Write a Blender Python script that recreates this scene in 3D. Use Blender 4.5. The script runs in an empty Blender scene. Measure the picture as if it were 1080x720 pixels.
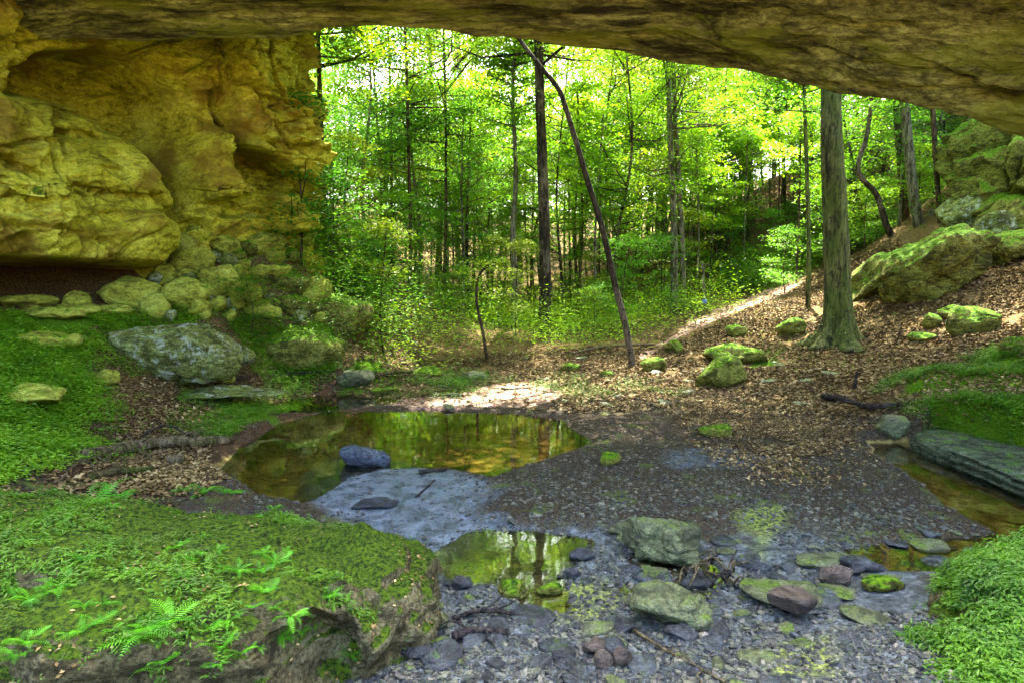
import bpy, bmesh, math, random
import numpy as np
from mathutils import Vector, Matrix, Euler
C = bpy.context.scene.collection
SC = bpy.context.scene
R_ = math.radians
# ------------------------------------------------------------------ camera
F = 705.0; CH = 2.2; PITCH = math.atan(60/705.0)
cam = bpy.data.cameras.new('camera'); cam.lens = F/1080*36; cam.sensor_width = 36
cam.clip_start = 0.05; cam.clip_end = 2000
camo = bpy.data.objects.new('camera', cam); C.objects.link(camo)
camo.location = (0, 0, CH); camo.rotation_euler = (math.pi/2-PITCH, 0, 0)
SC.camera = camo
# ------------------------------------------------------------------ world, sun, exposure
SUN_EL, SUN_AZ = 60.0, 12.0        # azimuth measured from +Y towards +X
w = bpy.data.worlds.new('World'); SC.world = w; w.use_nodes = True
nt = w.node_tree; nt.nodes.clear()
sk = nt.nodes.new('ShaderNodeTexSky'); sk.sky_type = 'NISHITA'; sk.sun_disc = False
sk.sun_elevation = R_(SUN_EL); sk.sun_rotation = R_(SUN_AZ); sk.dust_density = 6.0; sk.air_density = 1.0; sk.ozone_density = .4
bg = nt.nodes.new('ShaderNodeBackground'); bg.inputs[1].default_value = 0.15
wo = nt.nodes.new('ShaderNodeOutputWorld')
nt.links.new(sk.outputs[0], bg.inputs[0]); nt.links.new(bg.outputs[0], wo.inputs[0])
sun = bpy.data.lights.new('sun', 'SUN'); sun.energy = 4.6; sun.angle = R_(0.5); sun.color = (1, .93, .82)
suno = bpy.data.objects.new('sun', sun); C.objects.link(suno)
sd = Vector((math.sin(R_(SUN_AZ))*math.cos(R_(SUN_EL)), math.cos(R_(SUN_AZ))*math.cos(R_(SUN_EL)), math.sin(R_(SUN_EL))))
suno.rotation_euler = (-sd).to_track_quat('-Z', 'Y').to_euler(); suno.location = (5, 30, 40)
SC.view_settings.view_transform = 'Standard'; SC.view_settings.look = 'None'
SC.view_settings.exposure = 3.75; SC.view_settings.gamma = 1.0
SC.render.engine = 'CYCLES'
SC.cycles.max_bounces = 8; SC.cycles.diffuse_bounces = 5; SC.cycles.transparent_max_bounces = 8
SC.cycles.caustics_reflective = False; SC.cycles.caustics_refractive = False

# ------------------------------------------------------------------ numpy noise
def _h(ix, iy, iz, seed):
    n = (ix.astype(np.int64)*73856093) ^ (iy.astype(np.int64)*19349663) ^ (iz.astype(np.int64)*83492791) ^ (seed*2654435761 & 0xffffffff)
    n &= 0xffffffff
    n = ((n ^ (n >> 16))*0x45d9f3b) & 0xffffffff
    n = ((n ^ (n >> 16))*0x45d9f3b) & 0xffffffff
    return ((n ^ (n >> 16)) & 0xffffff)/float(0xffffff)
def vnoise(p, seed=0):
    i = np.floor(p); f = p-i; f = f*f*(3-2*f); i = i.astype(np.int64)
    r = 0
    for dx in (0, 1):
        wx = f[:, 0] if dx else 1-f[:, 0]
        for dy in (0, 1):
            wy = f[:, 1] if dy else 1-f[:, 1]
            for dz in (0, 1):
                wz = f[:, 2] if dz else 1-f[:, 2]
                r = r+wx*wy*wz*_h(i[:, 0]+dx, i[:, 1]+dy, i[:, 2]+dz, seed)
    return r*2-1
def fbm(p, octv=4, seed=0, gain=.5):
    a, s, t = 1.0, 0, 0
    for k in range(octv):
        s = s+a*vnoise(p*2.03**k+k*7.31, seed+k); t += a; a *= gain
    return s/t
def cells(p, seed=0):
    """F1, F2 and a random value of the nearest cell"""
    i = np.floor(p).astype(np.int64)
    f1 = np.full(len(p), 9.); f2 = np.full(len(p), 9.); cid = np.zeros(len(p))
    for dx in (-1, 0, 1):
        for dy in (-1, 0, 1):
            for dz in (-1, 0, 1):
                a, b, c = i[:, 0]+dx, i[:, 1]+dy, i[:, 2]+dz
                q = np.stack([a+_h(a, b, c, seed), b+_h(a, b, c, seed+1), c+_h(a, b, c, seed+2)], 1)
                d = np.sqrt(((q-p)**2).sum(1))
                m = d < f1
                f2 = np.where(m, f1, np.minimum(f2, d)); cid = np.where(m, _h(a, b, c, seed+3), cid); f1 = np.where(m, d, f1)
    return f1, f2, cid
def sstep(a, b, x):
    t = np.clip((x-a)/(b-a), 0, 1); return t*t*(3-2*t)
def poly_sd(x, y, poly):
    """signed distance, positive inside"""
    P = np.array(poly, float); n = len(P)
    d = np.full(x.shape, 1e9); ins = np.zeros(x.shape, bool)
    for k in range(n):
        ax, ay = P[k]; bx, by = P[(k+1) % n]
        ex, ey = bx-ax, by-ay
        t = np.clip(((x-ax)*ex+(y-ay)*ey)/(ex*ex+ey*ey+1e-12), 0, 1)
        d = np.minimum(d, np.hypot(x-ax-t*ex, y-ay-t*ey))
        c = ((ay > y) != (by > y)) & (x < (bx-ax)*(y-ay)/(by-ay+1e-12)+ax)
        ins ^= c
    return np.where(ins, d, -d)
def line_d(x, y, pts):
    d = np.full(x.shape, 1e9)
    for (ax, ay), (bx, by) in zip(pts[:-1], pts[1:]):
        ex, ey = bx-ax, by-ay
        t = np.clip(((x-ax)*ex+(y-ay)*ey)/(ex*ex+ey*ey+1e-12), 0, 1)
        d = np.minimum(d, np.hypot(x-ax-t*ex, y-ay-t*ey))
    return d
# ------------------------------------------------------------------ mesh / object helpers
def mesh(name, V, Fc, mat=None, smooth=True, attrs=None):
    V = np.asarray(V, np.float32); Fc = np.asarray(Fc, np.int32)
    me = bpy.data.meshes.new(name); k = Fc.shape[1]
    me.vertices.add(len(V)); me.vertices.foreach_set('co', V.ravel())
    me.loops.add(Fc.size); me.loops.foreach_set('vertex_index', Fc.ravel())
    me.polygons.add(len(Fc)); me.polygons.foreach_set('loop_start', np.arange(0, Fc.size, k, dtype=np.int32))
    me.polygons.foreach_set('loop_total', np.full(len(Fc), k, np.int32))
    me.polygons.foreach_set('use_smooth', np.full(len(Fc), smooth, bool))
    me.update(calc_edges=True); me.validate()
    if attrs:
        for n, a in attrs.items():
            at = me.attributes.new(n, 'FLOAT', 'POINT'); at.data.foreach_set('value', np.asarray(a, np.float32))
    if mat: me.materials.append(mat)
    return me
def link(name, me, parent=None, loc=(0, 0, 0), rot=(0, 0, 0)):
    o = bpy.data.objects.new(name, me); C.objects.link(o)
    o.location = loc; o.rotation_euler = rot
    if parent: o.parent = parent
    return o
def tag(o, label=None, cat=None, group=None, kind=None):
    if label: o['label'] = label
    if cat: o['category'] = cat
    if group: o['group'] = group
    if kind: o['kind'] = kind
    return o
def grid_faces(nu, nv):
    a = (np.arange(nu-1)[:, None]*nv+np.arange(nv-1)[None]).ravel()
    return np.stack([a, a+nv, a+nv+1, a+1], 1)
def copy_tree(o, parent=None):
    c = o.copy(); C.objects.link(c)
    if parent: c.parent = parent
    for ch in o.children: copy_tree(ch, c)
    return c
def tube(path, rad, n=8, seed=0, bump=0.0, flare=None):
    """path (k,3), rad (k); returns V,F quads"""
    P = np.array(path, float); k = len(P); rad = np.array(rad, float)*np.ones(k)
    T = np.gradient(P, axis=0); T /= np.linalg.norm(T, axis=1)[:, None]+1e-9
    ref = np.array([0, 0, 1.]) if abs(T[0, 2]) < .8 else np.array([0, 1., 0])
    U = np.cross(T, ref); U /= np.linalg.norm(U, axis=1)[:, None]+1e-9
    W = np.cross(T, U)
    a = np.linspace(0, 2*math.pi, n, endpoint=False)
    r = rad[:, None]*np.ones((k, n))
    if flare is not None: r = r*flare(P, a)
    V = P[:, None]+U[:, None]*(np.cos(a)[None, :, None]*r[..., None])+W[:, None]*(np.sin(a)[None, :, None]*r[..., None])
    V = V.reshape(-1, 3)
    if bump: 
        nrm = V-np.repeat(P, n, 0); nrm /= np.linalg.norm(nrm, axis=1)[:, None]+1e-9
        V = V+nrm*(fbm(V*np.array([6, 6, 2.])+seed, 3, seed)*bump)[:, None]
    i = np.arange(k-1)[:, None]*n; j = np.arange(n)[None]; j2 = (j+1) % n
    Fq = np.stack([(i+j).ravel(), (i+j2).ravel(), (i+n+j2).ravel(), (i+n+j).ravel()], 1)
    # caps as collapsed quads towards a centre
    c0 = len(V); V = np.vstack([V, P[0], P[-1]])
    jj = np.arange(n); e = (k-1)*n
    capA = np.stack([np.full(n, c0), (jj+1) % n, jj, jj], 1); capB = np.stack([np.full(n, c0+1), e+jj, e+(jj+1) % n, e+(jj+1) % n], 1)
    return V, Fq, np.vstack([capA, capB])[:, :3]
def tubes_mesh(name, specs, mat, smooth=True):
    Vs, Ts = [], []; off = 0
    for s in specs:
        V, Q, T = tube(**s)
        Ts.append(Q[:, [0, 1, 2]]+off); Ts.append(Q[:, [0, 2, 3]]+off); Ts.append(T+off); Vs.append(V); off += len(V)
    return mesh(name, np.vstack(Vs), np.vstack(Ts), mat, smooth)
def spline(pts, n=12):
    P = np.array(pts, float); k = len(P)
    if k < 3: 
        t = np.linspace(0, 1, n)[:, None]; return P[0]*(1-t)+P[-1]*t
    out = []
    Q = np.vstack([2*P[0]-P[1], P, 2*P[-1]-P[-2]])
    for i in range(1, k):
        p0, p1, p2, p3 = Q[i-1], Q[i], Q[i+1], Q[i+2]
        for t in np.linspace(0, 1, n, endpoint=(i == k-1)):
            out.append(.5*((2*p1)+(-p0+p2)*t+(2*p0-5*p1+4*p2-p3)*t*t+(-p0+3*p1-3*p2+p3)*t**3))
    return np.array(out)
def leaves_mesh(name, pos, size, tilt, rng, mat, az=None, slim=.55, fold=.15, ups=None):
    """one folded rhombus per leaf"""
    n = len(pos); size = np.ones(n)*size
    az = rng.uniform(0, 2*math.pi, n) if az is None else az
    tl = np.abs(rng.normal(0, 1, n))*tilt; ta = rng.uniform(0, 2*math.pi, n)
    N = np.stack([np.sin(tl)*np.cos(ta), np.sin(tl)*np.sin(ta), np.cos(tl)], 1)
    if ups is not None:
        N = N*.6+ups; N /= np.linalg.norm(N, axis=1)[:, None]
    D = np.stack([np.cos(az), np.sin(az), np.zeros(n)], 1)
    D = D-N*(D*N).sum(1)[:, None]; D /= np.linalg.norm(D, axis=1)[:, None]+1e-9
    S = np.cross(N, D)
    s = size[:, None]
    V = np.stack([pos-D*s*.5, pos+S*s*slim*.5+N*s*fold*.5-D*s*.08, pos+D*s*.5-N*s*.08, pos-S*s*slim*.5+N*s*fold*.5-D*s*.08], 1).reshape(-1, 3)
    return mesh(name, V, np.arange(4*n).reshape(-1, 4), mat, False)

# ------------------------------------------------------------------ materials
class M_:
    def __init__(s, name):
        s.m = bpy.data.materials.new(name); s.m.use_nodes = True; s.t = s.m.node_tree; s.t.nodes.clear()
        s.out = s.n('OutputMaterial')
    def n(s, typ, **kw):
        nd = s.t.nodes.new('ShaderNode'+typ)
        for k, v in kw.items(): setattr(nd, k, v)
        return nd
    def l(s, a, b): s.t.links.new(a, b)
    def coord(s, world=True):
        if world: return s.n('NewGeometry').outputs['Position']
        return s.n('TexCoord').outputs['Object']
    def noise(s, scale, detail=6, rough=.6, co=None, stretch=None, dist=0):
        nd = s.n('TexNoise'); nd.inputs['Scale'].default_value = scale; nd.inputs['Detail'].default_value = detail
        nd.inputs['Roughness'].default_value = rough; nd.inputs['Distortion'].default_value = dist
        co = co or s.coord()
        if stretch:
            mp = s.n('Mapping'); mp.inputs['Scale'].default_value = stretch[:3]
            if len(stretch) > 3: mp.inputs['Rotation'].default_value = stretch[3]
            s.l(co, mp.inputs[0]); co = mp.outputs[0]
        s.l(co, nd.inputs['Vector']); return nd.outputs['Fac']
    def ramp(s, fac, stops, interp='LINEAR'):
        r = s.n('ValToRGB'); r.color_ramp.interpolation = interp
        el = r.color_ramp.elements
        while len(el) > 1: el.remove(el[-1])
        for k, (p, c) in enumerate(stops):
            e = el[0] if k == 0 else el.new(p)
            e.position = p; e.color = (c[0], c[1], c[2], 1) if not isinstance(c, (int, float)) else (c, c, c, 1)
        s.l(fac, r.inputs[0]); return r.outputs[0]
    def mix(s, f, a, b, typ='MIX'):
        m = s.n('MixRGB', blend_type=typ)
        for inp, v in zip(m.inputs, (f, a, b)):
            if isinstance(v, (int, float)): inp.default_value = v if inp.type == 'VALUE' else (v, v, v, 1)
            elif isinstance(v, tuple): inp.default_value = (*v, 1)
            else: s.l(v, inp)
        return m.outputs[0]
    def math(s, op, a, b=0.0, clamp=False):
        m = s.n('Math', operation=op); m.use_clamp = clamp
        for inp, v in zip(m.inputs, (a, b)):
            if isinstance(v, (int, float)): inp.default_value = v
            else: s.l(v, inp)
        return m.outputs[0]
    def attr(s, name):
        a = s.n('Attribute'); a.attribute_name = name; return a.outputs['Fac']
    def up(s, lo=.3, hi=.8):
        g = s.n('NewGeometry'); sp = s.n('SeparateXYZ'); s.l(g.outputs['Normal'], sp.inputs[0])
        mr = s.n('MapRange'); mr.inputs[1].default_value = lo; mr.inputs[2].default_value = hi; s.l(sp.outputs[2], mr.inputs[0]); return mr.outputs[0]
    def bump(s, h, strength=.5, dist=.05, prev=None):
        b = s.n('Bump'); b.inputs['Strength'].default_value = strength; b.inputs['Distance'].default_value = dist
        s.l(h, b.inputs['Height'])
        if prev: s.l(prev, b.inputs['Normal'])
        return b.outputs[0]
    def principled(s, col, rough=.85, nrm=None, spec=.12):
        p = s.n('BsdfPrincipled')
        if isinstance(col, tuple): p.inputs['Base Color'].default_value = (*col, 1)
        else: s.l(col, p.inputs['Base Color'])
        if isinstance(rough, (int, float)): p.inputs['Roughness'].default_value = rough
        else: s.l(rough, p.inputs['Roughness'])
        p.inputs['Specular IOR Level'].default_value = spec
        if nrm: s.l(nrm, p.inputs['Normal'])
        return p.outputs[0]
    def done(s, sh): s.l(sh, s.out.inputs[0]); return s.m

def rock_mat(name, dark, mid, light, moss=(.06, .13, .008), moss_amt=.5, lichen=0., rough=.85, scale=1.0, strat=2.5, rust=None, bstr=.7, crev=.75):
    m = M_(name); co = m.coord()
    n1 = m.noise(1.1*scale, 8, .65, co); n2 = m.noise(7*scale, 8, .7, co, (1, 1, strat)); n3 = m.noise(30*scale, 5, .7, co)
    col = m.ramp(m.math('ADD', m.math('MULTIPLY', n1, .5), m.math('MULTIPLY', n2, .5)), [(.40, dark), (.49, mid), (.60, light)])
    col = m.mix(m.ramp(n3, [(.40, 1.05-crev), (.54, 1.0)]), (dark[0]*.5, dark[1]*.5, dark[2]*.5), col)
    col = m.mix(m.ramp(m.noise(3.1*scale, 9, .78, co, (1, 1, 1.6), .6), [(.44, crev), (.49, 0), (1, 0)]), col, (dark[0]*.45, dark[1]*.45, dark[2]*.45))
    if rust: col = m.mix(m.ramp(m.noise(.8*scale, 5, .6, co, (1, 1, 1.7)), [(.5, 0), (.62, .8)]), col, rust)
    if lichen: col = m.mix(m.ramp(m.noise(5*scale, 6, .75, co), [(.54, 0), (.6, lichen)]), col, (.42, .47, .36))
    if moss_amt:
        mf = m.math('ADD', m.math('MULTIPLY', m.up(.0, .95), .45), m.math('MULTIPLY', m.noise(2.2*scale, 8, .75, co), .8))
        mf = m.ramp(mf, [(1.0-moss_amt*.42, 0), (1.08-moss_amt*.42 if moss_amt > .2 else 1, 1)])
        mc = m.ramp(m.noise(22*scale, 5, .7, co), [(.40, (moss[0]*.22, moss[1]*.2, moss[2]*.5)), (.5, moss), (.62, (moss[0]*1.9, moss[1]*1.55, moss[2]))])
        col = m.mix(mf, col, mc)
    vo = m.n('TexVoronoi'); vo.feature = 'DISTANCE_TO_EDGE'; vo.inputs['Scale'].default_value = 1.3*scale
    m.l(m.mix(.12, co, m.n('TexNoise').outputs[1]), vo.inputs['Vector'])
    ck = m.ramp(vo.outputs[0], [(0, 0), (.03, 1)])
    b = m.bump(n1, .6, .3); b = m.bump(n2, bstr, .16, b); b = m.bump(n3, .8, .05, b)
    b = m.bump(ck, .25, .03, b)
    return m.done(m.principled(col, rough, b, .5 if rough < .6 else .12))
ROCK_WALL = rock_mat('cave_sandstone', (.19, .18, .014), (.52, .52, .03), (.76, .78, .09), moss=(.2, .36, .015), moss_amt=.35, rust=(.22, .14, .018), scale=.7, crev=.4, bstr=.5)
ROCK_ROOF = None
ROCK_TALUS = rock_mat('yellow_sandstone', (.14, .14, .02), (.38, .42, .045), (.60, .66, .12), moss=(.15, .30, .01), moss_amt=.4, crev=.4)
ROCK_GREY = rock_mat('lichened_stone', (.07, .08, .02), (.20, .24, .05), (.36, .43, .16), moss_amt=.35, lichen=.7)
ROCK_MOSS = rock_mat('mossy_stone', (.06, .065, .012), (.19, .20, .03), (.33, .36, .08), moss=(.085, .19, .006), moss_amt=.85)
ROCK_BIGR = rock_mat('ochre_mossed_stone', (.045, .045, .008), (.17, .175, .025), (.32, .34, .07), moss=(.085, .18, .006), moss_amt=.9)
ROCK_SLATE = rock_mat('wet_slate', (.02, .023, .027), (.065, .075, .085), (.15, .18, .20), moss_amt=.3, rough=.28, scale=2.2, strat=5)
ROCK_OLIVE = rock_mat('olive_creek_stone', (.05, .06, .025), (.15, .18, .07), (.27, .31, .14), moss=(.09, .17, .01), moss_amt=.4, rough=.5, scale=2)
ROCK_BROWN = rock_mat('brown_creek_stone', (.04, .028, .02), (.12, .085, .06), (.2, .16, .12), moss_amt=.0, rough=.45, scale=2)
ROCK_BLUE = rock_mat('wet_blue_stone', (.025, .035, .055), (.06, .085, .13), (.16, .21, .28), moss_amt=.0, rough=.2, scale=2.5)
def roof_mat():
    m = M_('cave_roof_rock'); co = m.coord()
    n1 = m.noise(.9, 9, .7, co, (.28, 1.5, 1.5)); n2 = m.noise(2.0, 9, .75, co, (.2, 2.1, 2.6), .3); n3 = m.noise(11, 6, .75, co, (.45, 1, 1))
    col = m.ramp(m.math('ADD', m.math('MULTIPLY', n1, .4), m.math('MULTIPLY', n2, .6)), [(.42, (.03, .028, .014)), (.465, (.17, .17, .06)), (.515, (.34, .35, .11)), (.58, (.64, .68, .24))])
    col = m.mix(m.ramp(n3, [(.42, .35), (.55, 1.)]), (.04, .036, .014), col)
    col = m.mix(m.ramp(m.noise(.5, 6, .65, co, (.5, 1, 1.4)), [(.56, 0), (.64, .25)]), col, (.26, .2, .05))
    col = m.mix(m.ramp(m.noise(.7, 7, .7, co, (.4, 1.5, 2)), [(.5, 0), (.56, .55)]), col, (.30, .36, .03))
    b = m.bump(n1, 1., .35); b = m.bump(n2, 1., .2, b); b = m.bump(n3, .7, .04, b)
    return m.done(m.principled(col, .85, b))
ROCK_ROOF = roof_mat()
def leaf_mat(name, dark, mid, light, trans, tw=.45, ns=.6):
    m = M_(name); oi = m.n('ObjectInfo')
    n1 = m.noise(ns, 3, .6); n2 = m.noise(9, 2, .6)
    f = m.math('ADD', m.math('ADD', m.math('MULTIPLY', n1, .55), m.math('MULTIPLY', n2, .35)), m.math('MULTIPLY', oi.outputs['Random'], .22))
    col = m.ramp(f, [(.36, dark), (.56, mid), (.76, light)])
    p = m.principled(col, .5, None, .35)
    t = m.n('BsdfTranslucent'); m.l(m.mix(1.0, col, trans, 'MULTIPLY'), t.inputs[0])
    mx = m.n('MixShader'); mx.inputs[0].default_value = tw; m.l(p, mx.inputs[1]); m.l(t.outputs[0], mx.inputs[2])
    return m.done(mx.outputs[0])
LEAF = leaf_mat('beech_leaves', (.03, .10, .006), (.12, .27, .008), (.24, .37, .012), (1.5, 1.45, .9), .5)
LEAF_Y = leaf_mat('yellow_maple_leaves', (.05, .11, .006), (.14, .23, .008), (.25, .32, .015), (1.2, 1.15, .9), .5)  # yellow-green leaf colour given to whole trees
LEAF_C = leaf_mat('cool_green_leaves', (.02, .11, .012), (.08, .24, .016), (.16, .36, .02), (1.4, 1.35, 1.), .5)
HERB = leaf_mat('herb_leaves', (.025, .08, .004), (.075, .19, .006), (.15, .30, .012), (1.6, 1.6, 1.2), .35, 2.2)
HERB_R = leaf_mat('bright_herb_leaves', (.03, .10, .004), (.10, .24, .006), (.21, .39, .015), (1.5, 1.5, 1.2), .35, 2.2)
MOSSY = leaf_mat('moss_tufts', (.02, .045, .004), (.055, .115, .005), (.12, .21, .008), (1.4, 1.4, 1.1), .25, 3.0)
FERN = leaf_mat('fern_fronds', (.04, .16, .006), (.08, .32, .008), (.15, .45, .012), (1.6, 1.6, 1.2), .35, 3.0)
def bark_mat(name, dark, light, moss=None, sc=1.0, patch=None):
    m = M_(name); co = m.coord()
    n = m.noise(9*sc, 7, .7, co, (1, 1, .22)); n2 = m.noise(1.6, 5, .6, co, (1, 1, .5))
    col = m.ramp(n, [(.42, dark), (.57, light)])
    if patch: col = m.mix(m.ramp(n2, [(.5, 0), (.58, 1)]), col, patch)
    if moss: col = m.mix(m.ramp(m.noise(1.1, 6, .65, co, (1, 1, .35)), [(.45, 0), (.53, .6)]), col, moss)
    n4 = m.noise(26*sc, 6, .75, co, (1, 1, .18)); n5 = m.noise(5*sc, 5, .7, co, (1, 1, 1.6))
    col = m.mix(m.ramp(n4, [(.40, .25), (.52, 1.)]), (dark[0]*.5, dark[1]*.5, dark[2]*.5), col)
    col = m.mix(m.ramp(n5, [(.36, .7), (.43, 0)]), col, (dark[0]*.7, dark[1]*.7, dark[2]*.7))
    return m.done(m.principled(col, .9, m.bump(n4, .9, .05, m.bump(n, 1., .12))))
BARK = bark_mat('dark_bark', (.03, .022, .012), (.13, .09, .05))
BARK_B = bark_mat('mossy_beech_bark', (.02, .022, .01), (.15, .15, .05), moss=(.08, .115, .016), sc=.7)
BARK_P = bark_mat('pale_bark', (.06, .055, .03), (.24, .22, .15))
BARK_L = bark_mat('blotched_bark', (.018, .014, .009), (.075, .058, .036), patch=(.15, .12, .08))
WOOD = bark_mat('driftwood', (.09, .07, .03), (.27, .22, .12), sc=2)
WOOD_D = bark_mat('dark_wet_wood', (.025, .02, .02), (.09, .075, .065), sc=2)
WOOD_M = bark_mat('mossy_wood', (.06, .05, .02), (.17, .15, .06), moss=(.08, .15, .01), sc=2)
def litter_mat():
    m = M_('dry_leaves'); g = m.n('NewGeometry')
    f = m.math('ADD', m.math('MULTIPLY', m.n('NewGeometry').outputs['Random Per Island'], .8), m.math('MULTIPLY', m.noise(1.5, 3), .3))
    col = m.ramp(f, [(.1, (.035, .02, .008)), (.45, (.13, .085, .03)), (.75, (.24, .17, .06)), (1.05, (.42, .33, .16))])
    col = m.mix(m.ramp(m.noise(.9, 5, .7), [(.42, .55), (.54, 0)]), col, (.045, .028, .012))
    return m.done(m.principled(col, .7))
LITTER = litter_mat()
def gravel_mat():
    m = M_('creek_gravel'); f = m.n('NewGeometry').outputs['Random Per Island']
    sp = m.n('SeparateXYZ'); m.l(m.coord(), sp.inputs[0])
    far = m.n('MapRange'); far.inputs[1].default_value = 5.5; far.inputs[2].default_value = 8.5; m.l(sp.outputs[1], far.inputs[0])
    a = m.ramp(f, [(0, (.010, .011, .012)), (.4, (.03, .032, .032)), (.7, (.06, .066, .045)), (.93, (.10, .105, .075)), (1., (.13, .12, .09))])
    b = m.ramp(f, [(0, (.010, .008, .005)), (.5, (.040, .031, .019)), (.85, (.085, .068, .04)), (1., (.16, .14, .09))])
    nn = m.noise(25, 4)
    col = m.mix(m.ramp(nn, [(.3, .6), (.6, 1.)]), (.03, .03, .03), m.mix(far.outputs[0], a, b))
    ro = m.math('ADD', m.math('MULTIPLY', far.outputs[0], .3), .38)
    return m.done(m.principled(col, ro, m.bump(nn, .4, .02), .3))
GRAVEL = gravel_mat()
def ground_mat():
    m = M_('forest_floor'); co = m.coord()
    nA = m.noise(.7, 8, .65, co); nB = m.noise(6, 8, .7, co); nC = m.noise(35, 5, .7, co); nD = m.noise(90, 3, .7, co)
    def zone(name, lo=.35, hi=.65):
        a = m.math('ADD', m.attr(name), m.math('MULTIPLY', m.math('SUBTRACT', nB, .5), .9))
        return m.ramp(a, [(lo, 0), (hi, 1)])
    gravel = m.ramp(m.math('ADD', m.math('MULTIPLY', nC, .5), m.math('MULTIPLY', nD, .5)), [(.36, (.008, .006, .003)), (.5, (.036, .029, .017)), (.62, (.14, .118, .07))])
    gravel = m.mix(m.ramp(nA, [(.4, 0), (.65, .6)]), gravel, (.035, .027, .022))
    gravel = m.mix(m.ramp(m.noise(2.2, 6, .7, co), [(.56, 0), (.66, .7)]), gravel, (.09, .14, .02))
    soil = m.ramp(nC, [(.38, (.018, .011, .006)), (.52, (.07, .045, .024)), (.65, (.15, .10, .055))])
    lit = m.ramp(nC, [(.38, (.03, .018, .007)), (.5, (.10, .068, .027)), (.62, (.22, .16, .07))])
    moss = m.ramp(nC, [(.3, (.02, .045, .004)), (.55, (.07, .15, .006)), (.75, (.13, .24, .01))])
    wet = m.ramp(m.math('ADD', m.math('MULTIPLY', nB, .6), m.math('MULTIPLY', nC, .4)), [(.40, (.010, .013, .018)), (.5, (.045, .056, .064)), (.6, (.15, .18, .19))])  # wet slate; its blue-grey also stands in for reflected sky
    sand = m.ramp(nB, [(.42, (.11, .088, .025)), (.58, (.27, .21, .07))])
    dry = m.ramp(m.math('ADD', m.math('MULTIPLY', nC, .5), m.math('MULTIPLY', nB, .5)), [(.41, (.06, .035, .02)), (.5, (.27, .175, .12)), (.58, (.46, .33, .24))])  # pale bare soil; its brightness also stands in for sun patches
    silt_sky = m.ramp(m.math('ADD', m.math('MULTIPLY', nB, .55), m.math('MULTIPLY', nC, .45)), [(.35, (.022, .028, .036)), (.48, (.06, .08, .10)), (.55, (.12, .155, .19)), (.66, (.20, .25, .30))])  # silt with a bluish sky sheen painted into its colour
    algae = m.ramp(nC, [(.4, (.04, .055, .015)), (.5, (.12, .16, .035)), (.62, (.28, .33, .06))])
    col = gravel
    col = m.mix(zone('soil'), col, soil); col = m.mix(zone('litter'), col, lit)
    col = m.mix(zone('wet'), col, wet); col = m.mix(zone('sand', .4, .6), col, sand); col = m.mix(zone('silt_sky', .3, .75), col, silt_sky); col = m.mix(zone('dry', .4, .6), col, dry); col = m.mix(zone('algae'), col, algae)
    col = m.mix(zone('moss', .4, .6), col, moss)
    rough = m.mix(m.math('MAXIMUM', m.attr('wet'), m.attr('sand')), (1., 1., 1.), m.ramp(nB, [(.4, .18), (.65, .55)]))
    b = m.bump(nA, .3, .2); b = m.bump(nB, .6, .08, b); b = m.bump(nC, .8, .03, b); b = m.bump(nD, .5, .01, b)
    m.done(m.principled(col, rough, b, .1))
    pb = [x for x in m.t.nodes if x.type == 'BSDF_PRINCIPLED'][0]
    m.l(m.math('ADD', m.math('MULTIPLY', m.attr('wet'), .5), .04), pb.inputs['Specular IOR Level']); return m.m
GROUND = ground_mat()
def water_mat(name, tint, ripple=.02):
    m = M_(name)
    tr = m.n('BsdfTransparent'); tr.inputs[0].default_value = (*tint, 1)
    gl = m.n('BsdfGlossy'); gl.inputs['Roughness'].default_value = .03
    b = m.bump(m.noise(2.5, 2, .5), ripple, .1); m.l(b, gl.inputs['Normal'])
    fr = m.n('Fresnel'); fr.inputs[0].default_value = 1.33
    mx = m.n('MixShader'); m.l(m.math('MULTIPLY', fr.outputs[0], 2.3, True), mx.inputs[0]); m.l(tr.outputs[0], mx.inputs[1]); m.l(gl.outputs[0], mx.inputs[2])
    return m.done(mx.outputs[0])
WATER = water_mat('creek_water', (.80, .74, .50), .025); WATER_S = water_mat('stream_water', (.95, .85, .6), .05); WATER_F = water_mat('thin_water', (.85, .88, .9), .08)

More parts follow.
